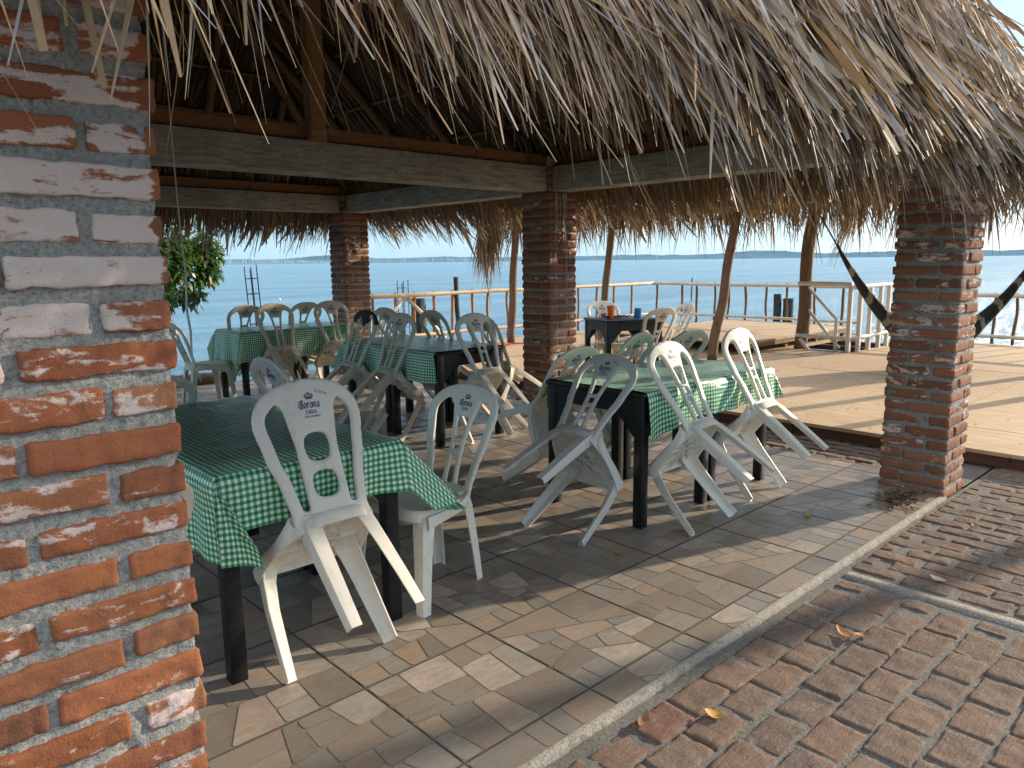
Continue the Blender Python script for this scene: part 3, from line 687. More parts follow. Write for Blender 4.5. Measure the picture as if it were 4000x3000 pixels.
# the hip ridge nearest the paving carries its own layer
nh = 1500; t = rg.random(nh)*.62; hx = EX1+(XR-EX1)*t+rg.normal(0, .10, nh); hy = EY0+(YR0-EY0)*t+rg.normal(0, .10, nh); hz = ZE+(ZR-ZE)*t+.08+rg.uniform(0, .07, nh)
Ph = np.stack((hx, hy, hz), 1); dh = np.tile((.66, -.42, -.62), (nh, 1))+rg.normal(0, .16, (nh, 3)); nh_ = np.tile((.5, -.6, .6), (nh, 1))+rg.normal(0, .3, (nh, 3))
A.append(strips(Ph, dh, nh_, rg.uniform(.3, .6, nh), rg.uniform(.012, .04, nh), rg.uniform(0, .15, nh), rg.normal(0, .1, nh), thatch_cols(nh, rg, PAL_OUT), 4))
V, Fq, C_ = merge(A); ob = into(put('thatch_leaves', np_mesh('thatch_leaves', V, Fq, C_), 'thatch'), roof); tag(ob, kind='stuff')
# hanging fringe
E_ = [blades('south', 5200, 0.08, 0.65, (.26, .46), (.006, .020), (.0, .22), (-.22, .10), .12, (.05, .35), PAL_OUT, rg, 1.45, None, 4, 1, .35, .2, .10),
      blades('south', 620, 0.16, 0.75, (.24, .50), (.0025, .0065), (.0, .22), (-.22, .14), .12, (.05, .45), PAL_FRINGE, rg, .50, 1.5, 6, 1, .3, .1, .13),
      blades('south', 260, 0.18, 0.65, (.24, .46), (.005, .012), (.0, .22), (-.22, .10), .10, (.05, .4), PAL_OUT, rg, .75, 1.5, 5, 1, .3, .15, .10),
      blades('south', 60, 0.08, 0.50, (.26, .5), (.003, .007), (-.02, .2), (-.25, .2), .16, (.05, .5), PAL_FRINGE, rg, -.3, .5, 7, 1, .3, .1, .14),
      blades('south', 900, 0.15, 0.70, (.26, .46), (.004, .012), (.0, .2), (-.22, .10), .12, (.05, .35), PAL_FRINGE, rg, .8, 1.6, 5, 1, .35, .2, .10),
      blades('south', 7500, 0.39, 1.15, (.28, .56), (.0035, .010), (.02, .28), (-.25, .12), .10, (.05, .40), PAL_FRINGE, rg, 1.7, None, 6, 1, .35, .12, .10),
      blades('south', 420, 0.17, 0.60, (.30, .56), (.004, .011), (.0, .22), (-.2, .12), .12, (.1, .5), PAL_FRINGE, rg, 1.2, None, 6, 1, .35, .12, .13),
      blades('south', 2600, 0.41, 1.10, (.28, .52), (.007, .022), (.06, .30), (-.2, .15), .14, (.05, .40), PAL_OUT, rg, 1.9, None, 5, 1, .3, .2, .08),
      blades('south', 620, 0.31, 1.05, (.26, .5), (.0025, .0065), (.0, .25), (-.2, .15), .13, (.05, .45), PAL_FRINGE, rg, .75, 1.75, 6, 1, .3, .1, .12),
      blades('south', 120, 0.15, 0.70, (.28, .52), (.003, .0065), (-.02, .22), (-.2, .2), .16, (.05, .5), PAL_FRINGE, rg, .45, 1.3, 6, 1, .3, .1, .14),
      blades('south', 70, 0.19, 0.65, (.26, .5), (.003, .009), (-.02, .2), (-.25, .2), .14, (.05, .5), PAL_FRINGE, rg, -.35, .50, 7, 1, .3, .1, .12),
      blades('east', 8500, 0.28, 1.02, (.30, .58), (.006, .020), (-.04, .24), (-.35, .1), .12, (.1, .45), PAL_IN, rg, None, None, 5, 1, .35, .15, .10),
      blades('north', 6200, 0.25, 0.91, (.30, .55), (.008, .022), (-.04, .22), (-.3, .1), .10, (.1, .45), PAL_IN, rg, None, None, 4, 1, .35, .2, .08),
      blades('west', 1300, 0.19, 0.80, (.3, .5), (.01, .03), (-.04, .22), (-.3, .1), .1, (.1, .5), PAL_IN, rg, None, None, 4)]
V, Fq, C_ = merge(E_); ob = into(put('eave_fringe', np_mesh('eave_fringe', V, Fq, C_), 'thatch'), roof); tag(ob, kind='stuff')
# underside leaf lines
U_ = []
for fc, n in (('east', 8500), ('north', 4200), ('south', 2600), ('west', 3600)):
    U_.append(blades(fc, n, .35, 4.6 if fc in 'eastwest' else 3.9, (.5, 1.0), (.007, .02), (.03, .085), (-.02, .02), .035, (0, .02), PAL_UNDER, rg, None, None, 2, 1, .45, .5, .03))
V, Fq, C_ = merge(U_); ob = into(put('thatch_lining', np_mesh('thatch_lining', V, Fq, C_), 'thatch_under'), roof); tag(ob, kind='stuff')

# ------------------------------------------------------------------ CHAIRS
CS = 1.04                                    # local origin: middle of the line between the front feet, +y is where the chair faces
def bw(v):                                   # half width of the back at height v
    if v <= .36:
        for (a, wa), (b_, wb) in (((-.03, .150), (.03, .152)), ((.03, .152), (.12, .166)), ((.12, .166), (.25, .198)), ((.25, .198), (.361, .217))):
            if v <= b_: f = max(0, (v-a)/(b_-a)); f = f*f*(3-2*f)*.5+f*.5; return wa+(wb-wa)*f
    f = min(1, (v-.36)/.142); return .217*max(0, 1-f**2.35)**(1/2.35)
def back_pt(u, v, off=0):
    y = -.395-.155*(v/.5)-.035*max(0, v/.5)**2+.55*u*u; z = .432+v*.945
    t = Vector((0, -.155/.5-.07*max(0, v)/.25, .945)).normalized(); nrm = Vector((-1.1*u, 1, 0)).normalized()
    nrm = (nrm - t*nrm.dot(t)).normalized()
    return Vector((u, y, z))+nrm*off
def arc_loop(pts, r, it=3):
    return rounded(pts, r, it)
def back_loops(kind):
    out = [(bw(v), v) for v in np.linspace(-.03, .36, 22)]
    for a in np.linspace(.05, 1, 22):
        f = 1-(1-a)**1.0; v = .36+.142*math.sin(f*math.pi/2); out.append((bw(v) if f < 1 else 0, v))
    outer = out+[(-u, v) for u, v in out[::-1][1:]]
    holes = []
    sp = (lambda v: .082+.02*max(0, (v-.26)/.14)) if kind == 'A' else (lambda v: np.interp(v, [0, .12, .22, .32, .40], [.047, .042, .043, .057, .080]))
    rim = .044 if kind == 'A' else .043
    L = [(bw(v)-rim, v) for v in np.linspace(.03, .385, 16)]; R_ = [(float(sp(v)), v) for v in np.linspace(.385, .03, 16)]
    top = [(bw(.40)-rim-.012, .405), (bw(.42)-rim-.030, .425), (sp(.4)+.025, .428), (sp(.40)+.004, .408)]
    hole = rounded(L+top+R_, .012, 2)
    holes.append(hole); holes.append([(-u, v) for u, v in hole][::-1])
    if kind == 'A':
        for (v0, v1) in ((.065, .165), (.200, .305)):
            h = [(-.050, v0+.03), (-.034, v0), (.034, v0), (.050, v0+.03), (.052, v1-.03), (.034, v1), (-.034, v1), (-.052, v1-.03)]
            holes.append(rounded(h, .02, 3))
    else:
        cc = lambda v: float(sp(v))-.0235
        for (v0, v1) in ((.03, .165), (.188, .222), (.244, .345)):
            vs = np.linspace(v0, v1, 6); h = [(cc(v), v) for v in vs]+[(-cc(v), v) for v in vs[::-1]]
            holes.append(rounded(h, .008, 2))
    return outer, holes
def inpoly(p, poly):
    x, y = p; c = False; n = len(poly); j = n-1
    for i in range(n):
        a, b_ = poly[i], poly[j]
        if (a[1] > y) != (b_[1] > y) and x < (b_[0]-a[0])*(y-a[1])/(b_[1]-a[1])+a[0]: c = not c
        j = i
    return c
def resample(poly, d):
    out = []
    for i in range(len(poly)):
        a, b_ = poly[i], poly[(i+1) % len(poly)]; L = math.hypot(b_[0]-a[0], b_[1]-a[1]); k = max(1, int(L/d))
        for q in range(k): out.append((a[0]+(b_[0]-a[0])*q/k, a[1]+(b_[1]-a[1])*q/k))
    cl = [out[0]]
    for p in out[1:]:
        if math.hypot(p[0]-cl[-1][0], p[1]-cl[-1][1]) > d*.3: cl.append(p)
    return cl
def back_mesh(kind, step=.011):
    outer, holes = back_loops(kind); loops = [resample(outer, step)]+[resample(h_, step*.8) for h_ in holes]
    segs = []
    for lp in loops: segs += [(lp[i], lp[(i+1) % len(lp)]) for i in range(len(lp))]
    SA = np.array([q[0] for q in segs]); SB = np.array([q[1] for q in segs]); D = SB-SA; LL = np.maximum((D**2).sum(1), 1e-12)
    def dist(p):
        t = np.clip(((p-SA)*D).sum(1)/LL, 0, 1); return math.sqrt((((SA+D*t[:, None])-p)**2).sum(1).min())
    P = []; E_c = []
    for lp in loops:
        o = len(P); P += lp; E_c += [(o+i, o+(i+1) % len(lp)) for i in range(len(lp))]
    nb = len(P)
    inside = lambda p: inpoly(p, loops[0]) and not any(inpoly(p, h_) for h_ in loops[1:])
    for lp in loops:                                  # a ring just inside every edge rounds it off
        for i in range(len(lp)):
            a, b_ = lp[i-1], lp[(i+1) % len(lp)]; n = (-(b_[1]-a[1]), b_[0]-a[0]); l = math.hypot(*n)
            for ins in (.0035,):
                for sg in (1, -1):
                    q = (lp[i][0]+sg*n[0]/l*ins, lp[i][1]+sg*n[1]/l*ins)
                    if inside(q) and dist(np.array(q)) > ins*.75: P.append(q)
    for v in np.arange(-.03, .505, .0095):
        for u in np.arange(-.22, .221, .0095):
            q = (u+.002*math.sin(v*900), v)
            if inside(q) and dist(np.array(q)) > .0062: P.append(q)
    vo, eo, fo, *_ = geometry.delaunay_2d_cdt([Vector(p) for p in P], E_c, [], 0, 1e-6)
    V2 = [(p[0], p[1]) for p in vo]
    tri = [f for f in fo if len(f) == 3 and inside((sum(V2[i][0] for i in f)/3, sum(V2[i][1] for i in f)/3))]
    dd = [dist(np.array(p)) for p in V2]; V = []; Fs = []; n = len(V2)
    def th(d): f = min(1, d/.007); return .0105*math.sqrt(max(0, 1-(1-f)**2))*.8+.0021
    for sg in (1, -1):
        for p, d in zip(V2, dd): V.append(back_pt(p[0], p[1], sg*th(d)))
    for f in tri: Fs.append(tuple(f)); Fs.append(tuple(i+n for i in f[::-1]))
    cnt = {}
    for f in tri:
        for i in range(3):
            e = (f[i], f[(i+1) % 3]); cnt[tuple(sorted(e))] = cnt.get(tuple(sorted(e)), [])+[e]
    for k_, es in cnt.items():
        if len(es) == 1: a, b_ = es[0]; Fs.append((b_, a, a+n, b_+n))
    mb = MB(); mb.add(V, Fs)
    # shoulders that carry the back down into the rear legs
    return mb.mesh('backrest', True)
def seat_outline(n=56):
    pts = []
    for i in range(n):
        a = 2*math.pi*i/n; c, s_ = math.cos(a), math.sin(a); e = 2/3.6
        x = math.copysign(abs(c)**e, c); y = math.copysign(abs(s_)**e, s_)
        wv = .158+.062*(y+1)/2; pts.append((x*wv, -.225+y*.205))
    return pts
def seat_mesh():
    o = seat_outline(); n = len(o); mb = MB(); cx, cy = 0, -.225
    def ring(f, z): return [(cx+(p[0]-cx)*f, cy+(p[1]-cy)*f, z(p)) for p in o]
    top = lambda p: .440+.006*((p[1]+.225)/.2)
    R_ = [ring(.02, lambda p: top(p)-.013), ring(.45, lambda p: top(p)-.012), ring(.75, lambda p: top(p)-.008), ring(.92, top), ring(.975, lambda p: top(p)+.001), ring(1.0, lambda p: top(p)-.006),
          ring(1.012, lambda p: top(p)-.022), ring(1.015, lambda p: top(p)-.048), ring(.995, lambda p: top(p)-.050), ring(.985, lambda p: top(p)-.020), ring(.9, lambda p: top(p)-.012), ring(.02, lambda p: top(p)-.018)]
    for r in R_: mb.v += r
    for k in range(len(R_)-1):
        for i in range(n): mb.f.append((k*n+i, k*n+(i+1) % n, (k+1)*n+(i+1) % n, (k+1)*n+i))
    mb.f.append(tuple(range(n))); mb.f.append(tuple((len(R_)-1)*n+i for i in range(n)))
    # ribs underneath: cross, diagonals and a ring
    for a in (0, 45, 90, 135): 
        L = .30 if a in (0, 90) else .40
        mb.box((0, -.225, .414), (L if a != 90 else .36, .005, .034), rz=R(a))
    for a in range(0, 360, 30):
        mb.box((.075*math.cos(R(a)), -.225+.075*math.sin(R(a)), .413), (.040, .0045, .030), rz=R(a+90))
    return mb.mesh('seat')
def leg_mesh(kind, sx):
    """angle-section leg: two thin walls meeting in a rounded outer ridge"""
    if kind == 'front': path = [(.232, -.002, 0), (.226, -.010, .12), (.219, -.022, .26), (.209, -.038, .36), (.196, -.060, .415), (.178, -.085, .437)]; wid = [.046, .052, .059, .067, .076, .068]
    else: path = [(.150, -.468, 0), (.147, -.455, .12), (.142, -.437, .26), (.137, -.421, .37), (.131, -.407, .425), (.122, -.392, .447)]; wid = [.043, .048, .054, .060, .068, .060]
    sy = 1 if kind == 'front' else -1; t = .0055; V = []; Fs = []
    for p, w_ in zip(path, wid):
        # profile seen from above; ridge outward at (+sx,+sy); ww along -x, wl along -y
        ww, wl = w_, w_*.92; r = .012
        pr = [(-ww, 0), (-r, 0), (-r*.3, -r*.3*.35), (0, -r), (0, -wl), (-t, -wl), (-t, -r-.004), (-r*.6-t*.6, -t-r*.25), (-r-.006, -t), (-ww, -t)]
        V += [(sx*(p[0]+a), p[1]+sy*b_, p[2]) for a, b_ in pr]
    k = 10
    for i in range(len(path)-1):
        for j in range(k): Fs.append((i*k+j, i*k+(j+1) % k, (i+1)*k+(j+1) % k, (i+1)*k+j))
    Fs += [tuple(range(k)), tuple(range((len(path)-1)*k, len(path)*k))]
    return MB().add(V, Fs).mesh('leg')
def side_flare(mb):
    pass
# ---- the printed mark: broad-nib strokes
def nib(strokes, ang=40, wd=.16, thin=.05):
    n = np.array((math.cos(R(ang)), math.sin(R(ang))))*wd/2; m = np.array((-math.sin(R(ang)), math.cos(R(ang))))*thin/2; Q = []
    for st in strokes:
        for a, b_ in zip(st[:-1], st[1:]):
            a, b_ = np.array(a), np.array(b_); d = b_-a; nn = n if abs(d[0]*n[1]-d[1]*n[0]) > abs(d[0]*m[1]-d[1]*m[0]) else m*1.6
            Q.append([tuple(a-nn), tuple(b_-nn), tuple(b_+nn), tuple(a+nn)])
    return Q
GL = {'C': ([[(.62, 1.38), (.35, 1.45), (.1, 1.1), (.05, .6), (.2, .12), (.5, -.08), (.8, .1)], [(.52, 1.4), (.45, 1.1), (.45, .25)], [(.72, 1.42), (.72, .1)], [(.45, 1.35), (.75, 1.5), (.9, 1.35)]], .98),
      'o': ([[(.1, .78), (.1, .2), (.3, 0)], [(.1, .78), (.32, 1), (.52, .8), (.52, .22), (.3, 0)]], .72), 'r': ([[(.1, 1), (.12, .06), (.2, 0)], [(.12, .8), (.35, 1), (.48, .86)]], .58),
      'n': ([[(.08, 1), (.1, 0)], [(.1, .8), (.34, 1), (.52, .85), (.52, .05), (.62, .1)]], .74), 'a': ([[(.12, .9), (.32, 1), (.5, .85), (.5, .05), (.62, .1)], [(.5, .55), (.12, .4), (.12, .15), (.3, 0), (.5, .2)]], .72),
      'E': ([[(.12, 1.3), (.12, 0)], [(.05, 1.3), (.62, 1.3), (.62, 1.12)], [(.12, .68), (.5, .68)], [(.05, 0), (.65, 0), (.65, .2)]], .82), 'x': ([[(.05, 1), (.52, 0)], [(.52, 1), (.05, 0)]], .68),
      't': ([[(.2, 1.3), (.2, .1), (.4, 0)], [(.02, .95), (.42, .95)]], .52), ' ': ([], .5),
      'T': ([[(.0, 1), (.7, 1)], [(.35, 1), (.35, 0)]], .85), 'O': ([[(.05, .8), (.05, .2), (.3, 0), (.6, .2), (.6, .8), (.35, 1), (.05, .8)]], .85), 'D': ([[(.05, 0), (.05, 1), (.45, 1), (.6, .7), (.6, .3), (.45, 0), (.05, 0)]], .85),
      'N': ([[(.05, 0), (.05, 1), (.6, 0), (.6, 1)]], .85), 'M': ([[(.05, 0), (.05, 1), (.35, .4), (.65, 1), (.65, 0)]], .9), 'I': ([[(.1, 0), (.1, 1)]], .35), 'A': ([[(0, 0), (.32, 1), (.64, 0)], [(.12, .35), (.52, .35)]], .85),
      'c': ([[(.6, .85), (.3, 1), (.05, .7), (.05, .3), (.3, 0), (.6, .15)]], .8), 'e': ([[(.6, 1), (.05, 1), (.05, 0), (.6, 0)], [(.05, .5), (.5, .5)]], .78)}
def text_quads(txt, h_, u0, v0, ang, wd, thin, sp=1.0):
    x = 0; Q = []
    for ch in txt:
        st, adv = GL[ch]; Q += [[(u0+(a+x)*h_, v0+b_*h_) for a, b_ in q] for q in nib(st, ang, wd, thin)]; x += adv*sp
    return Q, x*h_
def centred(txt, h_, uc, v0, ang, wd, thin, sp=1.0):
    _, w_ = text_quads(txt, h_, 0, 0, ang, wd, thin, sp); return text_quads(txt, h_, uc-w_/2, v0, ang, wd, thin, sp)[0]
def mark_mesh(small=True, side=-1, s=1.0, du=0, dv=0):
    """the printed crown and words; side -1 reads right from behind, +1 from the front"""
    Q = centred('Corona', .0200*s, 0, .393, 38, .24, .085, .93)
    Q += centred('Extra', .0125*s, .002, .3715, 25, .22, .10)
    if small: Q += centred('TODO cON MeDIDA', .0055, .004, .3590, 20, .20, .16)
    cu, cv, r = .002, .4255, .0185
    def P(a, b_): return (cu+a*r, cv+b_*r)
    crown = [[P(-.72, 0), P(.72, 0), P(.76, .26), P(-.76, .26)]]
    for i in range(8):                                        # domed cap
        a0, a1 = math.pi*i/8, math.pi*(i+1)/8; crown.append([P(1.02*math.cos(a0), .42+.72*math.sin(a0)), P(1.02*math.cos(a1), .42+.72*math.sin(a1)), P(.78*math.cos(a1), .42+.50*math.sin(a1)), P(.78*math.cos(a0), .42+.50*math.sin(a0))])
    for a in (-.95, -.5, 0, .5, .95): crown.append([P(a*.62-.07, .28), P(a*.62+.09, .28), P(a*.9+.06, .72), P(a*.9-.06, .72)])
    for a in (-.28, .28): crown.append([P(a-.1, .40), P(a+.1, .40), P(a+.1, .62), P(a-.1, .62)])
    crown += [[P(-.05, 1.1), P(.05, 1.1), P(.05, 1.42), P(-.05, 1.42)], [P(-.16, 1.2), P(.16, 1.2), P(.16, 1.3), P(-.16, 1.3)]]
    for g0 in (-.5, -.16, .18, .5): pass
    Q += crown
    mb = MB()
    for i, q in enumerate(Q):
        o = len(mb.v); cu_, cv_ = du, dv
        for a, b_ in q: mb.v.append(back_pt((a+du)*(-side if side == -1 else -1), b_+dv, side*(.0112+i*1.2e-5)))
        mb.f.append((o, o+1, o+2, o+3))
    return mb.mesh('printed_mark', fix=False)
def scrawl_mesh(side=-1, u0=.035, v0=.452, rot=.15):
    L = [[(0, 0), (.5, 1), (.8, 0)], [(.2, .4), (.7, .4)], [(1.5, .5), (1.1, .45), (1.1, .05), (1.5, .1)], [(1.55, 1.1), (1.5, 0)], [(1.8, .3), (2.2, .4), (2.0, .55), (1.8, .3), (1.95, 0), (2.3, .1)],
         [(2.6, 1), (2.55, 0), (2.75, .05)], [(3.4, .45), (3.0, .4), (3.0, .05), (3.35, .1), (3.4, .45), (3.45, 0), (3.6, .05)]]
    mb = MB(); h_ = .0135; w_ = .0011; k = 0
    for st in L:
        for a, b_ in zip(st[:-1], st[1:]):
            A = np.array(a)*h_; B = np.array(b_)*h_; d = B-A; d /= max(np.linalg.norm(d), 1e-9); n = np.array((-d[1], d[0]))*w_
            o = len(mb.v)
            for p in (A-n, B-n, B+n, A+n):
                u = u0+p[0]*math.cos(rot)-p[1]*math.sin(rot)*-1*0+p[1]*0; v = v0+p[1]-p[0]*.25
                mb.v.append(back_pt(u if side == -1 else -u, v, side*(.0113+k*1e-5)))
            mb.f.append((o, o+1, o+2, o+3)); k += 1
    return mb.mesh('handwriting', fix=False)
BACK = {k: back_mesh(k) for k in 'AB'}; SEAT = seat_mesh(); LEGS = [(leg_mesh(a, b_)) for a in ('front', 'rear') for b_ in (-1, 1)]
MARK = {}
def chair_proto(name, kind, plastic, sides, small, scrawl=None, soot=False):
    root = empty(name, (0, 0, 0)); root.scale = (CS, CS, CS)
    def prt(nm, me, mat=plastic):
        me = me.copy(); me.materials.clear(); me.materials.append(M[mat]); o = bpy.data.objects.new(nm, me); return link(o, root)
    bk = prt('backrest', BACK[kind]); st = auto_smooth(prt('seat', SEAT), 35)
    # shoulders: the loop runs down outside the seat and into the front corners, the splat foot into the rear legs
    sh = MB()
    for sx in (-1, 1):
        pts = [(sx*.155, -.372, .448), (sx*.172, -.355, .425), (sx*.190, -.29, .410), (sx*.205, -.2, .405), (sx*.214, -.12, .402), (sx*.216, -.06, .395)]
        V = []; Fs = []
        for i, p in enumerate(pts):
            hh = (.020, .024, .021, .021, .024, .03)[i]
            V += [(p[0], p[1], p[2]+hh), (p[0]+sx*.004, p[1], p[2]), (p[0], p[1], p[2]-hh), (p[0]-sx*.008, p[1], p[2]-hh), (p[0]-sx*.012, p[1], p[2]+hh)]
        for i in range(len(pts)-1):
            for j in range(5): Fs.append((i*5+j, i*5+(j+1) % 5, (i+1)*5+(j+1) % 5, (i+1)*5+j))
        sh.add(V, Fs)
    sh.box((0, -.397, .437), (.25, .022, .030), bev=.008)
    so_ = auto_smooth(sh.build('side_rail', plastic, root), 50)
    for l in LEGS: auto_smooth(prt('leg', l), 50)
    for sd in sides:
        key = (small, sd)
        if key not in MARK: MARK[key] = mark_mesh(small, sd)
        lg = bpy.data.objects.new('printed_mark', MARK[key].copy()); lg.data.materials.append(M['navy']); link(lg, bk)
    if scrawl: put('handwriting', scrawl_mesh(*scrawl), 'ink', bk)
    if soot:
        mb = MB(); me = BACK[kind]; V = [v.co.copy() for v in me.vertices]; nv = [v.normal.copy() for v in me.vertices]
        for p in me.polygons:
            c = p.center
            if c.z > .80-.04*math.sin(c.x*40)+(.03 if c.x > .1 else 0):
                o = len(mb.v); mb.v += [V[i]+nv[i]*.0016 for i in p.vertices]; mb.f.append(tuple(range(o, o+len(p.vertices))))
        link(bpy.data.objects.new('burnt_top', mb.mesh('burnt_top', False, False)), bk).data.materials.append(M['soot'])
    return root
def clear_extra(root): pass
def tilt_for(E_, h_):
    """how far a chair must tip forward about its front feet to rest its back on an edge E_ ahead and h_ up"""
    best = (1e9, 0)
    for i in range(401):
        v = .5*i/400; p = back_pt(0.12, v, .008)*CS; a = math.hypot(p.y, p.z); d = abs(a-math.hypot(E_, h_))
        if d < best[0]: best = (d, math.atan2(p.z, p.y)-math.atan2(h_, E_))
    return best[1]
GRP = 'white plastic chairs around the tables'
_P = {}
def chair(loc, face, label, kind='B', plastic='white', tilt=None, sides=(-1, 1), small=False, scrawl=None, soot=False, z=0, roll=0):
    key = (kind, plastic, sides, small, scrawl, soot); name = 'plastic_chair'
    if key not in _P: _P[key] = chair_proto(name, *key); c = _P[key]
    else: c = copy_tree(_P[key])
    a = R(face)-math.pi/2
    if tilt is None: tilt = 0
    c.location = (loc[0], loc[1], z+(.002 if tilt else 0)); c.rotation_euler = (-tilt, R(roll), a)
    tag(c, label, 'chair', GRP); return c
TH = .812

# ------------------------------------------------------------------ TABLES
def table(name, x0, x1, y0, y1, label, group, h=.80, z=0, rz=0, leg=.062, ins=.012):
    w_, d_ = x1-x0, y1-y0; cx, cy = (x0+x1)/2, (y0+y1)/2
    root = empty(name, (cx, cy, z), rz); tag(root, label, 'table', group)
    mb = MB(); mb.box((0, 0, h-.0125), (w_, d_, .025), bev=.005); auto_smooth(mb.build('table_top', 'black', root), 40)
    for sx in (-1, 1):
        for sy in (-1, 1):
            mb = MB(); mb.box((sx*(w_/2-ins-leg/2), sy*(d_/2-ins-leg/2), (h-.025)/2), (leg, leg, h-.026), bev=.004); auto_smooth(mb.build('leg', 'black', root), 40)
    def apron(L):   # board with corner brackets, in its own plane
        b_ = .10; k = .13; hh = h-.027
        P = [(-L/2, hh), (L/2, hh), (L/2, hh-b_-k), (L/2-.012, hh-b_-k), (L/2-k, hh-b_), (-L/2+k, hh-b_), (-L/2+.012, hh-b_-k), (-L/2, hh-b_-k)]
        return P
    for ax in (0, 1):
        for sg in (-1, 1):
            L = (w_ if ax == 0 else d_)-2*ins-2*leg+.002; P = apron(L); off = sg*((d_ if ax == 0 else w_)/2-ins-.016); t = .011
            V = []
            for dt in (-t, t):
                for a, b_ in P: V.append((a, off+dt, b_) if ax == 0 else (off+dt, a, b_))
            k = len(P); Fs = [tuple(range(k)), tuple(range(2*k-1, k-1, -1))]+[(i, (i+1) % k, k+(i+1) % k, k+i) for i in range(k)]
            MB().add(V, Fs).build('apron', 'black', root)
    return root
GT = 'black square tables in the shelter'
table('square_table', .955, 1.742, 2.570, 3.335, 'black table nearest the brick pillar, near half of the first checked pair', GT)
table('square_table', .955, 1.742, 3.340, 4.100, 'black table behind the foreground chair, far half of the first checked pair', GT)
table('square_table', 3.335, 4.055, 2.500, 3.270, 'black table with its bare edge showing on the right, near the middle of the floor', GT)
table('square_table', 4.060, 4.790, 2.500, 3.270, 'black table of the right-hand pair, nearer the wooden deck', GT)
table('square_table', 3.715, 4.475, 4.890, 5.630, 'black table with a bare edge in the middle of the shelter, near half', GT)
table('square_table', 3.715, 4.475, 5.635, 6.380, 'black table in the middle of the shelter, far half under the burnt chair', GT)
table('square_table', 3.380, 4.090, 8.000, 8.690, 'black table far left under checked cloth, its left half', GT)
table('square_table', 4.095, 4.800, 8.000, 8.690, 'black table far left under checked cloth, half nearer the far pillar', GT)

def cloth(name, x0, x1, y0, y1, o, label, seed, special=None, zt=.8035, step=.022):
    """flat cloth folded over the table: o = overhang (-x, +x, -y, +y); negative leaves the edge bare"""
    us = np.arange(x0-o[0], x1+o[1]+1e-6, step); vs = np.arange(y0-o[2], y1+o[3]+1e-6, step); V = []; UV = []; eps = .014
    rnd = random.Random(seed); ph = [rnd.uniform(0, 6) for _ in range(8)]
    for v in vs:
        for u in us:
            dx = max(0, x0-u) or -max(0, u-x1); dy = max(0, y0-v) or -max(0, v-y1)
            ax, ay = abs(dx), abs(dy); sx = -1 if dx > 0 else 1; sy = -1 if dy > 0 else 1
            bx, by = min(max(u, x0), x1), min(max(v, y0), y1)
            wr = .0045*noise.noise(Vector((u*5+seed, v*9, 0)))+.003*noise.noise(Vector((u*14, v*6+seed, 3)))
            if ax == 0 and ay == 0: p = [u, v, zt+.004+wr]
            elif ay == 0 or ax == 0:
                e = ax+ay; al = v if ay == 0 else u
                out = eps+.020*math.sin(al*11+ph[0])*e/.25+.012*math.sin(al*27+ph[1])*e/.25+.03*e+.006*noise.noise(Vector((al*9, e*9, seed)))
                rr = min(1, e/.03); z = zt-e*(.985)+.004*(1-rr); p = [bx+(sx*out*rr if ay == 0 else 0), by+(sy*out*rr if ax == 0 else 0), z]
            else:
                d = math.hypot(ax, ay); th = math.atan2(ay, ax); fold = .5+.5*math.cos(4*th)       # 1 on the sides, pleats between
                r = eps+d*(.16+.26*math.sin(2*th)**2*(.6+.4*math.sin(6*th+ph[2])))
                t2 = math.pi/4+(th-math.pi/4)*(1.0-.25*math.sin(2*th)); zd = d*(.985-.16*math.sin(2*th)**2)
                p = [bx+sx*r*math.cos(t2), by+sy*r*math.sin(t2), zt-zd]
                # meet the straight sides
                k = min(1, min(ax, ay)/.06); 
                if k < 1:
                    e = max(ax, ay); q = [bx+(sx*(eps+.03*e) if ax > ay else 0), by+(sy*(eps+.03*e) if ay >= ax else 0), zt-e*.985]
                    p = [q[i]+(p[i]-q[i])*k for i in range(3)]
            if special: p = special(u, v, ax*sx, ay*sy, p)
            V.append(p); UV.append((u+seed*.7, v+seed*.3))
    n = len(us); Fq = np.array([(j*n+i, j*n+i+1, (j+1)*n+i+1, (j+1)*n+i) for j in range(len(vs)-1) for i in range(n-1)])
    me = np_mesh(name, np.array(V), Fq, None, np.array(UV), True); o_ = put(name, me, 'cloth'); tag(o_, label, 'tablecloth', 'green checked tablecloths')
    return o_
def near_special(u, v, dx, dy, p):
    # right near corner is pulled out over the seat of the chair beside the table
    X1, Y0, zt = 1.742, 2.57, .8035; ox, oy = .29, .20
    if dx > 0:
        f = math.exp(-max(0, v-Y0)/.18) if dy >= 0 else 1.0
        a = -dy if dy < 0 else 0
        z = zt-.93*dx-.97*a; y = Y0-(.012+.16*a if a else 0)-.10*dx*min(1, a/.05)+max(0, v-Y0); fl_z = .479+.004*math.sin(u*60+v*40)
        if z < fl_z: y -= .55*(fl_z-z)*(1 if a else 0); z = fl_z
        q = [X1+.012+dx*.88, y, z]
        return [q[i]*f+p[i]*(1-f) for i in range(3)]
    if dx < 0 and dy < 0:                       # left corner: gathered into a flat hanging tail in front of the leg
        d = math.hypot(dx, dy); th = math.atan2(-dy, -dx); q = math.sin(2*th)
        return [.95-.014+.46*d*q*(1-.2*abs(th-.785)), Y0-.014-.10*d*q-.012*math.sin(th*9), zt-d*(.99-.06*q)]
    return p
cloth('checked_tablecloth', .95, 1.742, 2.57, 4.10, (.33, .29, .21, .2), 'green and white checked vinyl cloth on the nearest table, corner pulled over a chair seat', 1, near_special, step=.0165)
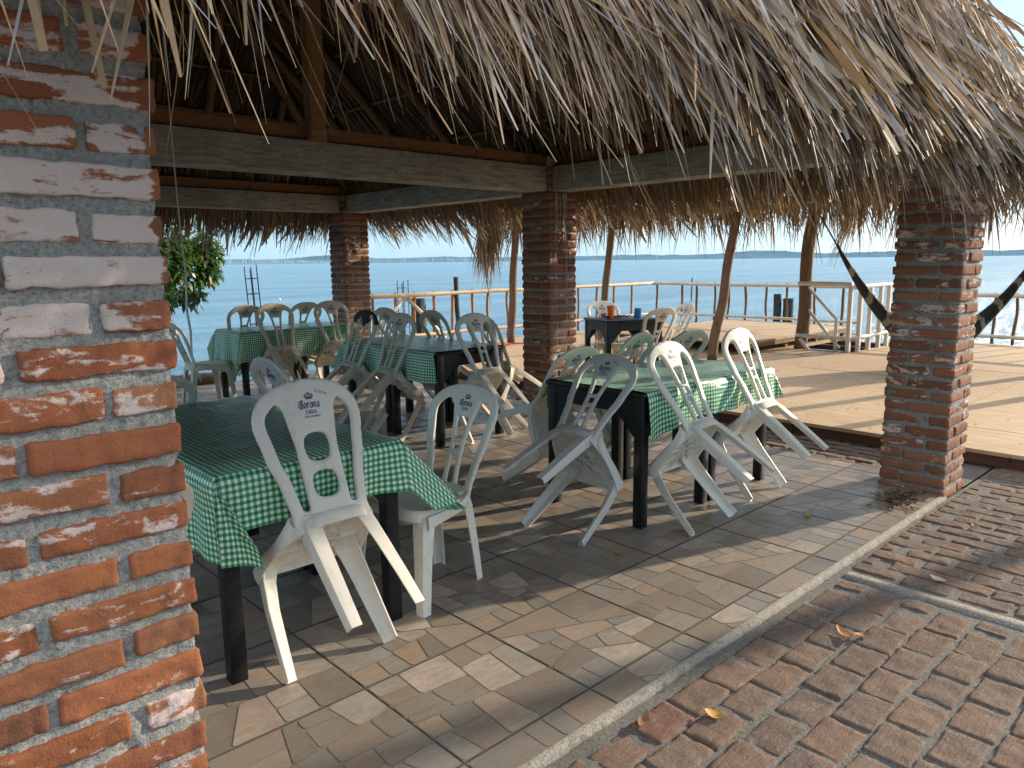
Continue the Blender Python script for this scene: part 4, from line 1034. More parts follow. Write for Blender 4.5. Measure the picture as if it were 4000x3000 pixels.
def right_special(u, v, dx, dy, p):
    if dy < 0 and dx == 0:
        f = 1+.55*math.exp(-(u-3.352)/.13); return [p[0]+.05*(f-1)*-dy*4, p[1]-.02*(f-1)*-dy*6, .8035-(.8035-p[2])*f]
    return p
cloth('checked_tablecloth', 3.352, 4.79, 2.50, 3.27, (-.012, .10, .215, .2), 'green checked cloth on the right-hand table, short of its bare black edge', 2, right_special, step=.02)
cloth('checked_tablecloth', 3.715, 4.475, 4.915, 6.38, (.27, .16, -.012, .2), 'green checked cloth on the middle table beneath the burnt chair', 3)
cloth('checked_tablecloth', 3.38, 4.80, 8.00, 8.69, (.48, .24, .33, .2), 'green checked cloth on the far-left table with bunched hanging corner', 4)

def m_film():
    t = NT('clear_film'); t.t.nodes.remove(t.b); tr = t.n('ShaderNodeBsdfTransparent'); gl = t.n('ShaderNodeBsdfGlossy'); gl.inputs['Roughness'].default_value = .16
    c = t.coord(); h = t.noise(t.coord((4, 15, 1), rot=(0, 0, .6)), 4, 4, .6, 1.5); t.l(t.bump(h, .9, .02), gl.inputs['Normal'])
    ms = t.n('ShaderNodeMixShader'); lw = t.n('ShaderNodeLayerWeight'); lw.inputs['Blend'].default_value = .18
    t.l(t.math('ADD', t.math('MULTIPLY', lw.outputs['Fresnel'], .6), .03), ms.inputs[0]); t.l(tr.outputs[0], ms.inputs[1]); t.l(gl.outputs[0], ms.inputs[2]); t.l(ms.outputs[0], t.out.inputs['Surface']); return t.m
M['film'] = m_film()
V = []; us = np.linspace(.99, 1.70, 60); vs = np.linspace(2.72, 4.05, 100)
for v in vs:
    for u in us:
        z = .815+.010*abs(noise.noise(Vector((u*5+v*2, v*4, 7))))+.014*max(0, noise.noise(Vector((u*2.2-v*1.3, v*2.6, 2))))**1.0+.004*abs(noise.noise(Vector((u*17, v*11, 1))))
        V.append((u+.02*nz((u, v, 4), 3), v+.03*nz((u, v, 8), 3), z))
n = len(us); Fq = np.array([(j*n+i, j*n+i+1, (j+1)*n+i+1, (j+1)*n+i) for j in range(len(vs)-1) for i in range(n-1)])
tag(put('plastic_sheet', np_mesh('plastic_sheet', np.array(V), Fq, smooth=True), 'film'), 'clear crinkled plastic sheet lying over the nearest checked cloth', 'plastic sheet')

# ------------------------------------------------------------------ CHAIR PLACES
def lean(x, y, face, E_, label, **k):
    h_ = k.pop('h', TH); k.setdefault('tilt', tilt_for(E_, h_)); return chair((x, y), face, label, **k)
lean(1.347, 2.447, 90, .105, 'big foreground white chair tipped against the nearest table, two oval holes in its back', kind='A', small=True, sides=(-1,), scrawl=(-1, .030, .448))
chair((1.762, 2.752), 187, 'upright white chair beside the nearest table, cloth corner on its seat', plastic='white')
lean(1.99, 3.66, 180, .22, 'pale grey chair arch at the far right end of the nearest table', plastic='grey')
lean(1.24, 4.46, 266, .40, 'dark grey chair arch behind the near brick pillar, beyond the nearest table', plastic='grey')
chair((.58, 2.88), 90, 'cream chair edge just showing between the near brick pillar and the nearest cloth', plastic='cream')
lean(2.91, 2.80, 0, .405, 'white chair tipped on the bare black edge of the right table, handwriting by its crown', plastic='grey', small=True, scrawl=(-1, .034, .446))
lean(3.68, 2.25, 92, .235, 'white chair tipped against the front side of the right table, its left one', small=True, plastic='white')
lean(4.462, 2.333, 92, .155, 'white chair tipped against the front side of the right table, nearest the deck', plastic='white', small=True)
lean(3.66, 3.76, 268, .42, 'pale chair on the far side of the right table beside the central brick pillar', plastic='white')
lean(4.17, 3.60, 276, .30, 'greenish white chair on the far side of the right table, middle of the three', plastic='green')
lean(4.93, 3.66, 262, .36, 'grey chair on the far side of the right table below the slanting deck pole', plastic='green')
lean(3.60, 6.10, 0, .115, 'chair with a burnt black top leaning on the middle table', plastic='cream', soot=True)
lean(3.60, 5.50, 0, .115, 'dusty chair beside the burnt one leaning on the middle table', plastic='cream', small=True)
lean(4.19, 4.775, 90, .125, 'white chair tipped against the bare edge of the middle table', plastic='white', small=True)
lean(4.68, 5.86, 180, .19, 'chair on the far side of the middle table in front of the wooden railing', plastic='cream')
lean(4.72, 5.12, 180, .23, 'dark backed chair behind the one tipped on the middle table', plastic='cream')
lean(4.68, 6.68, 184, .20, 'chair arch behind the burnt chair, below the railing post', plastic='grey')
chair((3.36, 8.38), 0, 'upright chair side-on at the left end of the far-left table', plastic='cream')
lean(3.80, 7.86, 86, .125, 'tan chair tipped on the near side of the far-left table, its left one', plastic='cream')
lean(4.52, 7.86, 86, .125, 'tan chair tipped on the near side of the far-left table, nearer the far pillar', plastic='cream', small=True)
lean(3.75, 8.93, 266, .23, 'chair arch on the far side of the far-left table below the leaning steel cage', plastic='cream')
lean(4.50, 8.93, 270, .23, 'chair arch on the far side of the far-left table nearer the pillar', plastic='cream')
chair((4.98, 8.20), 200, 'small greenish chair in front of the far brick pillar', plastic='green')

# ------------------------------------------------------------------ DECK
ZD = .10; XD0, XD1, YD1 = 6.30, 14.15, 10.37
deck = tag(empty('wooden_deck', (XD0, 4.0, ZD)), 'sunlit plywood deck on joists beside the lagoon', 'deck')
dk = MB(); rnd = random.Random(9)
ys = [-1.46+1.22*i for i in range(11)]
for j, y in enumerate(ys):
    y1 = min(y+1.22, YD1)
    if y >= YD1: break
    x = XD0+(0 if j % 2 else -0.0); cut = [XD0]+[c for c in (np.arange(8.34 if j % 2 else 7.12, XD1, 2.44))]+[XD1]
    for a, b_ in zip(cut[:-1], cut[1:]):
        segs = [(a, b_)]
        for (p, q) in segs:
            mx = (y+y1)/2
            if q > 11.45 and 4.74 < y1 and y < 5.7:      # opening for the steps down to the water
                q2 = min(q, 11.45)
                if q2 > p+.05: dk.box(((p+q2)/2, mx, -.016+rnd.uniform(-.003, .003)), (q2-p-.005, y1-y-.005, .03))
                if y1 > 5.7: dk.box(((max(p, 11.45)+q)/2, (5.7+y1)/2, -.016), (q-max(p, 11.45)-.005, y1-5.7-.005, .03))
                if y < 4.74: dk.box(((max(p, 11.45)+q)/2, (y+4.74)/2, -.016), (q-max(p, 11.45)-.005, 4.74-y-.005, .03))
            else: dk.box(((p+q)/2, mx, -.016+rnd.uniform(-.003, .003)), (q-p-.014, y1-y-.014, .03))
o = dk.build('deck_board', 'ply', deck); o.location = -Vector((deck.location.x, deck.location.y, 0))
jo = MB()
for x in np.arange(XD0+.05, XD1, .78): jo.box((x, 4.4, -.075), (.05, 11.7, .085))
o = jo.build('joist', 'plyedge', deck); o.location = -Vector((deck.location.x, deck.location.y, 0))
pp = MB()
for x in np.arange(6.4, XD1+.1, 1.55):
    for y in (-1.2, 2.62, 4.6, 7, 9.8): pp.tube([(x, y, -1.9 if x > 7 else -.17), (x, y, -.118)], .06, 8)
o = pp.build('support_post', 'pile', deck); o.location = -Vector((deck.location.x, deck.location.y, 0))
# raised platform along the water side
pf = tag(empty('raised_platform', (12.1, 7.1, ZD)), 'low raised plywood platform at the water side of the deck', 'platform')
mb = MB()
for i in range(3): mb.box((-.65+1.28*i-.6, 0, .165), (1.27, 2.64, .03))
mb.build('platform_top', 'ply', pf)
for sy_ in (-1.29, 1.29): MB().box((0, sy_, .115), (3.8, .05, .07)).build('platform_frame', 'log', pf)
for x in (-1.75, -.5, .6, 1.7):
    for y in (-1.25, 1.25): MB().box((x, y, .04), (.08, .06, .08)).build('leg', 'log', pf)

def fence(a, b_, zt, zb, posts, label, name='railing', post_z=ZD, rail='rail', post='stick', rr=.036, top_over=.02, lean_=.02, sq=False):
    a, b_ = Vector(a), Vector(b_); root = tag(empty(name, (a.x, a.y, post_z)), label, 'railing', 'railings around the deck')
    def inn(o_): o_.location = -Vector(root.location); return o_
    def bar(z, r):
        pts = []; n = max(4, int((b_-a).length/.35)); rad = []; ph = random.uniform(0, 50)
        for i in range(n+1):
            p = a.lerp(b_, i/n); pts.append((p.x, p.y, z+.010*nz((p.x, p.y, ph), .8))); rad.append(r*(1+.12*nz((p.x, p.y, ph+4), 1.2)))
        mb = MB(); mb.tube(pts, rad, 10); o_ = mb.build('rail', rail, root, True); inn(o_)
    bar(zt, rr); 
    if zb: bar(zb, rr*.85)
    for f in posts:
        p = a.lerp(b_, f)
        mb = MB(); r = .023+.004*random.random(); side = (b_-a).normalized().cross(Vector((0, 0, 1)))*(rr+.018)
        if sq: mb.box((p.x, p.y, (zt+post_z)/2-.02), (.058, .058, zt-post_z)); mb.build('post', 'pipe', root).location = -Vector(root.location); continue
        pts = []; rad = []; q = random.uniform(0, 90)
        for i in range(9):
            g_ = i/8; z = post_z-.12+(zt+.045-post_z+.12)*g_; pts.append((p.x-side.x+lean_*1.6*nz((q, g_*2.2, 0), 1), p.y-side.y+lean_*1.6*nz((q, g_*2.2, 4), 1), z)); rad.append(r*(1+.18*nz((q, g_*6, 2), 1)))
        mb.tube(pts, rad, 8, wob=.05); inn(mb.build('post', post, root, True))
    return root
L0 = 6.35
lf = fence((6.35, YD1, 0), (XD1, YD1, 0), 1.0, .31, [(x-L0)/(XD1-L0) for x in (6.63, 7.07, 7.45, 7.87, 8.28, 8.76, 9.12, 9.62, 10.3, 11.0, 11.62, 12.2, 12.75, 13.4)], 'rustic railing of tan poles and orange brown sticks along the left side of the deck', rail='tanrail', post='tanstick')
for (xa, za, xb, zb) in ((7.25, .95, 6.62, .36), (7.30, .95, 8.10, .22)):
    mb = MB(); mb.tube([(xa, YD1+.05, za), ((xa+xb)/2, YD1+.05, (za+zb)/2+.01), (xb, YD1+.05, zb)], .034, 9); mb.build('brace', 'rail', lf, True).location = -Vector(lf.location)
fence((XD1, YD1, 0), (XD1, 5.72, 0), 1.0, .34, [(YD1-y)/(YD1-5.72) for y in (10.3, 9.63, 9.25, 8.80, 8.46, 8.07, 7.60, 7.17, 6.6, 6.05)], 'pale railing with crooked grey sticks along the water side of the deck')
fence((XD1+.1, 4.6, 0), (XD1+.22, -1.4, 0), .885, .21, [(4.6-y)/6.0 for y in (4.3, 3.97, 3.58, 3.27, 2.9, 2.5, 2.0, 1.5, .9)], 'railing seen to the right of the corner brick pillar behind the hammock')
gt = fence((11.47, 5.60, 0), (11.47, 4.76, 0), 1.14, .315, (.99,), 'white pipe rail beside the steps, between the dark pole and the white posts', 'stair_rail', rail='pipe', sq=True)
for pts, nm in (([(11.52, 5.46, 1.08), (11.52, 5.02, .63), (11.52, 4.99, .60), (11.52, 4.98, -.1)], 'handrail'), ([(11.55, 5.47, .74), (11.55, 4.93, .14)], 'handrail'), ([(11.42, 5.52, .27), (11.42, 5.25, -.02)], 'handrail')):
    mb = MB(); mb.tube(pts, .025, 10); mb.build(nm, 'pipe', gt, True).location = -Vector(gt.location)
fence((11.52, 4.72, 0), (14.2, 4.72, 0), 1.10, .32, [(x-11.52)/2.68 for x in (11.72, 12.10, 12.50, 12.83, 13.5)], 'white railing of square upright posts next to the steps, partly behind the corner pillar', 'white_railing', rail='pipe', sq=True)

# deck table, cups
dt = table('deck_table', -.37, .37, -.31, .31, 'bare black table standing out on the deck with two cups', None, h=.765, z=ZD, leg=.055); dt.location = (6.99, 5.56, ZD); dt.rotation_euler.z = R(-23)
ZT = ZD+.765
def cup(name, x, y, r0, r1, h_, mat, label, flip=False):
    mb = MB(); mb.lathe([(0.001, 0), (r0, 0), (r1, h_), (r1-.003, h_), (r0-.004, .004), (.001, .004)] if not flip else [(.001, h_), (r0, h_), (r1, 0), (r1-.003, 0)], n=28)
    o_ = auto_smooth(mb.build(name, mat), 40); o_.location = (x, y, ZT+.0015); tag(o_, label, 'cup'); return o_
cup('orange_cup', 6.80, 5.59, .034, .047, .150, 'orange', 'tall orange plastic cup on the deck table')
cup('blue_cup', 7.16, 5.47, .040, .050, .110, 'blue', 'short blue plastic cup upside down on the deck table', True)
rg_ = MB(); rnd = random.Random(3)
for k_ in range(5):
    pts = [(6.84+.13*math.cos(a)*rnd.uniform(.4, 1)+.03*k_, 5.64+.05*math.sin(a*1.7+k_)-.02*k_, ZT+.012+.016*abs(math.sin(a*3+k_))) for a in np.linspace(0, 4.5, 12)]
    rg_.tube(pts, [.006+.005*rnd.random() for _ in pts], 6)
tag(rg_.build('crumpled_rag', 'rag', smooth=True), 'crumpled dark brown rag beside the orange cup', 'rag')
chair((6.93, 5.50), 247, 'chair pushed under the far side of the deck table behind the orange cup', plastic='cream', z=ZD)
chair((6.70, 5.26), 78, 'chair seen side-on at the near right side of the deck table', plastic='cream', z=ZD)
chair((6.98, 5.28), 150, 'chair at the right end of the deck table behind the blue cup', plastic='cream', z=ZD)

# ------------------------------------------------------------------ DECK SHELTER
sh = tag(empty('deck_shelter', (9.3, 5.8, ZD)), 'rough pole shelter with ragged palm roof over the deck', 'shelter')
def sp(name, a, b_, r, **k):
    o_ = pole(name, a, b_, r, **k); o_.parent = sh; o_.location = -Vector(sh.location); return o_
sp('post', (9.04, 9.70, ZD), (9.10, 9.62, 2.30), .068, bend=.05, seg=14); sp('post', (9.28, 7.90, ZD), (9.38, 7.66, 2.14), .060, bend=.06, seg=14)
sp('post', (9.30, 5.78, ZD), (9.42, 5.52, 2.20), .066, bend=.045, seg=14); sp('post', (11.52, 5.62, ZD-.9), (11.64, 5.40, 2.92), .10, bend=.08, seg=14)
for p in ((9.40, 1.75), (11.7, 1.9)): sp('post', (p[0], p[1], ZD), (p[0]+.03, p[1], 2.3 if p[0] < 10 else 2.9), .08, seg=10, bend=.05)
sp('beam', (9.37, 8.05, 2.235), (9.37, 1.55, 2.245), .075, n=9, bend=.05, seg=16)
sp('beam', (9.10, 9.95, 2.30), (9.37, 7.4, 2.31), .06, bend=.04); sp('beam', (11.62, 9.8, 2.90), (11.62, 1.55, 2.90), .07, bend=.05)
for y in np.arange(1.7, 9.9, 1.02): sp('rafter', (9.0, y, 2.35), (11.85, y, 3.03), .035)
b = MB(); P = [(8.95, 1.55, 2.36), (8.95, 9.95, 2.36), (10.4, 9.95, 2.72), (10.4, 1.55, 2.72), (11.85, 9.95, 3.07), (11.85, 1.55, 3.07)]
b.add(P+[(x, y, z+.14) for x, y, z in P], [(0, 1, 2, 3), (3, 2, 4, 5), (6, 9, 8, 7), (9, 11, 10, 8), (0, 6, 7, 1), (4, 10, 11, 5), (1, 7, 8, 2), (2, 8, 10, 4), (0, 3, 9, 6), (3, 5, 11, 9)])
o = b.build('roof', 'bed', sh); o.location = -Vector(sh.location); sroof = o
rs = np.random.default_rng(17); PAL_S = [(.30, .19, .09), (.22, .13, .06), (.38, .27, .15), (.16, .10, .05)]
def fringe_line(a, b_, n, z, L, W, dirv, clump, spread=.25, zj=.12, droop=(.1, .6)):
    a, b_ = np.array(a, float), np.array(b_, float); t = rs.random(n); k = np.round(t*clump)/clump; t = k+(t-k)*.55
    Pn = a+(b_-a)*t[:, None]; Pn[:, 2] = z+rs.uniform(-zj, zj, n); ax = (b_-a)/np.linalg.norm(b_-a)
    d = np.tile(np.array(dirv, float), (n, 1))+ax*rs.normal(0, spread, n)[:, None]; tw = rs.normal(0, 1, (n, 3))
    am = (.35+.65*np.abs(np.sin(k*91.7)))
    return strips(Pn, d, tw, rs.uniform(*L, n)*am, rs.uniform(*W, n), rs.uniform(*droop, n), rs.normal(0, .12, n), thatch_cols(n, rs, PAL_S, .4), 5, .2)
Fr = [fringe_line((9.62, 1.55, 0), (9.62, 9.95, 0), 2500, 2.40, (.25, .62), (.008, .024), (.15, 0, -1), 75),
      fringe_line((8.95, 1.55, 0), (8.95, 5.0, 0), 260, 2.36, (.2, .45), (.008, .02), (-.25, 0, -1), 40), fringe_line((8.95, 5, 0), (8.95, 9.9, 0), 200, 2.36, (.15, .4), (.008, .02), (-.25, 0, -1), 30),
      fringe_line((9.0, 10.0, 0), (10.6, 10.0, 0), 350, 2.45, (.35, .8), (.01, .028), (0, .2, -1), 34), fringe_line((8.35, 9.75, 0), (9.0, 9.95, 0), 420, 2.25, (.5, 1.05), (.008, .024), (-.1, 0, -1), 9, .18, .22, (0, .25)),
      fringe_line((9.9, 3.9, 0), (10.9, 4.5, 0), 110, 2.45, (.5, .85), (.008, .022), (-.55, .35, -1), 6, .3)]
nn_ = 2500; xx = rs.uniform(8.95, 11.9, nn_); yy = rs.uniform(1.6, 9.95, nn_); zz = 2.54+(xx-8.95)*.245
Fr.append(strips(np.stack((xx, yy, zz), 1), np.stack((-np.ones(nn_), rs.normal(0, .2, nn_), np.full(nn_, -.22)), 1), np.tile((0, 0, 1.), (nn_, 1))+rs.normal(0, .4, (nn_, 3)), rs.uniform(.4, .9, nn_), rs.uniform(.02, .05, nn_), rs.uniform(0, .2, nn_), rs.normal(0, .1, nn_), thatch_cols(nn_, rs, PAL_OUT), 3))
V, Fq, C_ = merge(Fr); o = put('hanging_leaves', np_mesh('hanging_leaves', V, Fq, C_), 'thatch', sroof); tag(o, kind='stuff')

# ------------------------------------------------------------------ HAMMOCK + PERSON
hm = MB(); hm.uv = []
A_, B_ = Vector((9.63, 4.21, 1.69)), Vector((11.55, 2.42, 1.62)); nseg = 60; nr_ = 16
for i in range(nseg+1):
    f = i/nseg; p = A_.lerp(B_, f); p.z -= 1.22*math.sin(math.pi*f)**.92
    r = .026+.12*math.sin(math.pi*f)**1.0+.10*max(0, math.sin(math.pi*f)-.72)/.28
    t = (B_-A_); t.z = 0; t.normalize(); sd_ = Vector((-t.y, t.x, 0))
    for j in range(nr_):
        g_ = 2*math.pi*j/nr_; rr = r*(1+.13*math.sin(7*g_+f*5)+.08*nz((f*9, g_*2, 1), 2)); flat = 1-.35*math.sin(math.pi*f)**3
        hm.v.append(tuple(p+sd_*math.cos(g_)*rr*1.15+Vector((0, 0, 1))*math.sin(g_)*rr*flat)); hm.uv.append((f*1.0, j/nr_))
for i in range(nseg):
    for j in range(nr_): hm.f.append((i*nr_+j, i*nr_+(j+1) % nr_, (i+1)*nr_+(j+1) % nr_, (i+1)*nr_+j))
hr = empty('hammock', (10.5, 3.3, 1.0)); tag(hr, 'dark hammock with cream bands slung behind the corner pillar', 'hammock')
hm.build('hammock_net', 'hammock', hr, True).location = -Vector(hr.location)
for a, b_ in ((A_+Vector((0, 0, -.01)), Vector((9.40, 4.42, 2.16))), (B_+Vector((0, 0, -.01)), Vector((11.7, 1.95, 2.15)))):
    mb = MB(); mb.tube([a, (a+b_)/2+Vector((.01, 0, 0)), b_], .010, 6); mb.build('hang_rope', 'cable', hr).location = -Vector(hr.location)

def skin_mesh(name, verts, edges, rad, lv=2):
    me = bpy.data.meshes.new(name+'_src'); me.from_pydata(verts, edges, []); ob = bpy.data.objects.new(name+'_src', me); COL.objects.link(ob)
    md = ob.modifiers.new('Skin', 'SKIN'); md.use_smooth_shade = True
    for i, r in enumerate(rad):
        sv_ = me.skin_vertices[0].data[i]; sv_.radius = r if isinstance(r, tuple) else (r, r)
    me.skin_vertices[0].data[0].use_root = True
    s_ = ob.modifiers.new('Sub', 'SUBSURF'); s_.levels = lv; s_.render_levels = lv
    dg = bpy.context.evaluated_depsgraph_get(); out = bpy.data.meshes.new_from_object(ob.evaluated_get(dg)); bpy.data.objects.remove(ob); out.name = name
    for p in out.polygons: p.use_smooth = True
    return out
per = empty('person', (0, 0, 0)); tag(per, 'person in white shirt sitting in the hammock, almost hidden by the corner pillar', 'person')
# local frame: +y is where the person faces, pelvis at the origin, seat height .38 over the deck
V_ = [(0, 0, .02), (0, -.03, .16), (0, -.04, .30), (0, -.03, .43), (0, -.01, .52), (0, 0, .60),          # 0-5 pelvis..neck
      (.09, .02, 0), (.12, .40, .03), (.12, .46, -.36), (.12, .50, -.42), (.12, .62, -.44),               # 6-10 leg
      (-.09, .02, 0), (-.12, .40, .03), (-.12, .46, -.36), (-.12, .50, -.42), (-.12, .62, -.44),
      (.17, -.01, .45), (.23, -.04, .20), (.14, .20, .10), (.09, .26, .09),                              # 16-19 arm
      (-.17, -.01, .45), (-.25, -.04, .20), (-.14, .20, .10), (-.09, .26, .09),
      (0, .015, .70), (0, .02, .80)]
E_ = [(0, 1), (1, 2), (2, 3), (3, 4), (4, 5), (0, 6), (6, 7), (7, 8), (8, 9), (9, 10), (0, 11), (11, 12), (12, 13), (13, 14), (14, 15), (3, 16), (16, 17), (17, 18), (18, 19), (3, 20), (20, 21), (21, 22), (22, 23), (5, 24), (24, 25)]
rd_ = [(.13, .10), (.12, .09), (.13, .095), (.14, .09), .06, .05, .085, .065, .042, .04, .03, .085, .065, .042, .04, .03, .055, .042, .030, .026, .055, .042, .030, .026, (.075, .09), (.065, .075)]
# five fingers on each hand, curled on the thigh
for wv, sx in ((19, 1), (23, -1)):
    b0 = Vector(V_[wv])
    for q, (dx, L) in enumerate(((-.03, .055), (-.012, .068), (.006, .074), (.024, .068), (.040, .05))):
        i = len(V_); d0 = Vector((-sx*.55, .75, -.15)).normalized() if q else Vector((-sx*.9, .2, -.1)).normalized(); side = Vector((sx*.75, .55, 0))
        a = b0+side*dx*.8+d0*.02; V_ += [tuple(a), tuple(a+d0*L*.55), tuple(a+d0*L*.8+Vector((0, .01, -.02)))]; E_ += [(wv, i), (i, i+1), (i+1, i+2)]; rd_ += [.0095, .0085, .007]
body = put('body', skin_mesh('body', V_, E_, rd_), 'skin', per)
ident = [0, 1, 2, 3, 4, 16, 17, 20, 21]
Vs_ = [V_[0], V_[1], V_[2], V_[3], (0, -.012, .50), V_[16], (.215, -.035, .26), V_[20], (-.235, -.035, .26)]
put('shirt', skin_mesh('shirt', Vs_, [(0, 1), (1, 2), (2, 3), (3, 4), (3, 5), (5, 6), (3, 7), (7, 8)], [(.155, .125), (.145, .115), (.15, .115), (.155, .105), .072, .075, .072, .075, .078]), 'shirt', per)
Vt = [V_[0], V_[6], (.12, .34, .03), V_[11], (-.12, .34, .03)]
put('shorts', skin_mesh('shorts', Vt, [(0, 1), (1, 2), (0, 3), (3, 4)], [(.145, .115), .1, .085, .1, .085]), 'shorts', per)
hb = MB(); hb.lathe([(.001, .105), (.05, .10), (.083, .065), (.092, .02), (.088, -.03), (.07, -.06)], (0, -.012, .775), 20); put('hair', hb.mesh('hair', True), 'hair', per)
fb = MB(); fb.tube([(0, .085, .765), (0, .108, .735), (0, .088, .728)], [.008, .014, .008], 8)
for sx in (-1, 1): fb.lathe([(.001, .03), (.012, .02), (.016, 0), (.010, -.02), (.001, -.028)], (sx*.082, .01, .755), 10)
put('face', fb.mesh('face', True), 'skin', per)
eb = MB()
for sx in (-1, 1): eb.lathe([(.001, .010), (.008, .006), (.010, 0), (.008, -.006), (.001, -.010)], (sx*.030, .083, .770), 10)
put('eyes', eb.mesh('eyes', True), 'eye', per)
per.location = (10.22, 3.44, .53); per.rotation_euler = (0, 0, R(140)); per.scale = (1, 1, 1)

# ------------------------------------------------------------------ SMALL AND FAR THINGS
rp = MB(); pts = [(1.405, 4.0, 3.4), (1.41, 4.0, 2.6), (1.412, 4.0, 2.0), (1.415, 4.0, 1.75), (1.425, 4.0, 1.5), (1.415, 4.005, 1.32), (1.425, 4.0, 1.2), (1.42, 4.0, 1.08), (1.44, 4.0, .99), (1.46, 4.0, .935)]
rp.tube(pts, [.0028]*2+[.0034, .004, .0055, .006, .006, .006, .006, .0055], 7); tag(rp.build('hanging_cord', 'rope', smooth=True), 'white cord hanging from the roof beside the near brick pillar', 'cord')
def cage(x, y, z0, z1, w_, lean_, label, rz=.3):
    root = tag(empty('rebar_cage', (x, y, z0), rz), label, 'rebar cage', 'steel column cages standing in the water')
    root.rotation_euler = (0, lean_, rz)
    for sx in (-1, 1):
        for sy in (-1, 1): mb = MB(); mb.tube([(sx*w_/2, sy*w_/2, 0), (sx*w_/2, sy*w_/2, z1-z0+random.uniform(-.03, .05))], .0085, 6); mb.build('bar', 'rebar', root)
    for z in np.arange(.15, z1-z0, .235):
        mb = MB(); q = w_/2+.008; mb.tube([(-q, -q, z), (q, -q, z), (q, q, z), (-q, q, z), (-q, -q, z)], .006, 5); mb.build('stirrup', 'rebar', root)
cage(5.06, 11.2, -.7, 1.50, .125, -.055, 'tall blue steel cage leaning in the water by the leafy tree')
cage(7.75, 11.15, -.7, 1.20, .135, -.01, 'shorter blue steel cage in the water behind the railing')
def pile(x, y, z1, r, label, name='timber_pile', lean_=0, mat='pile'):
    mb = MB(); pts = [(x+lean_*f+.02*nz((x, f*3, 0), 1), y+.02*nz((y, f*3, 0), 1), -1.2+(z1+1.2)*f) for f in np.linspace(0, 1, 9)]
    mb.tube(pts, [r*(1+.12*nz((x, i, 0), 1.3)) for i in range(9)], 11, wob=.08); return tag(mb.build(name, mat), label, 'pile', 'old piles in the water')
pile(9.4, 13.0, .78, .15, 'cut grey pile standing in the water behind the left railing')
pile(9.25, 11.4, 1.25, .045, 'dark bare stick upright in the water behind the left railing', 'water_stake', -.1)
pile(16.3, 8.45, .72, .085, 'taller dark pile in the water behind the platform')
pile(16.4, 8.24, .62, .11, 'shorter dark pile beside the taller one behind the platform')
pile(17.2, 7.1, -.2, .16, 'low wet pile behind the leaning dark pole')
for x, y, z1, lb in ((27.5, 27.0, .45, 'thin stake far out in the lagoon, left of the slanting pole'), (34.0, 22.5, .55, 'thin stake far out in the lagoon, right of the deck table')):
    mb = MB(); mb.tube([(x, y, -1.2), (x+.06, y, z1)], .035, 6); tag(mb.build('lagoon_stake', 'pile'), lb, 'stake', 'thin stakes in the lagoon')
fl_ = MB(); fl_.lathe([(.001, .06), (.06, .05), (.08, 0), (.06, -.05), (.001, -.06)], (0, 0, 0), 12); o = fl_.build('white_float', 'float', smooth=True); o.location = (20.5, 42.5, -.57); tag(o, 'small white float on the open water beside the far pillar', 'float')
for a, b_ in (((7.75, 10.5, .80), (9.30, 12.7, .35)), ((8.0, 10.5, .45), (9.9, 12.4, -.5)), ((8.1, 10.5, .40), (9.6, 12.9, -.5))):
    mb = MB(); mb.tube([a, ((a[0]+b_[0])/2, (a[1]+b_[1])/2, (a[2]+b_[2])/2-.05), b_], .010, 5); tag(mb.build('mooring_line', 'cable'), 'dark mooring line sloping from the left railing to the water', 'line', 'mooring lines behind the left railing')
mb = MB(); mb.tube([(8.15, 9.35, ZD+.02), (8.5, 9.42, ZD+.03), (8.85, 9.5, ZD+.02), (9.1, 9.3, ZD+.015), (9.6, 8.9, ZD+.012)], [.03, .035, .012, .008, .008], 7); tag(mb.build('red_hose', 'red', smooth=True), 'red hose lying on the deck beside the left pole', 'hose')
mb = MB(); mb.tube([(2.2, 9.93, .02), (3.0, 9.95, .03), (3.7, 10.0, .02), (4.1, 10.02, .0)], [.085, .09, .10, .07], 11, wob=.06); tag(mb.build('driftwood_log', 'log', smooth=True), 'weathered log lying along the water edge of the floor', 'log')
mb = MB(); mb.tube([(4.6, 10.15, .13), (5.0, 10.17, .15), (5.25, 10.2, .14)], [.05, .055, .05], 9, wob=.06); tag(mb.build('driftwood_log', 'log', smooth=True), 'short piece of driftwood under the far-left table', 'log')
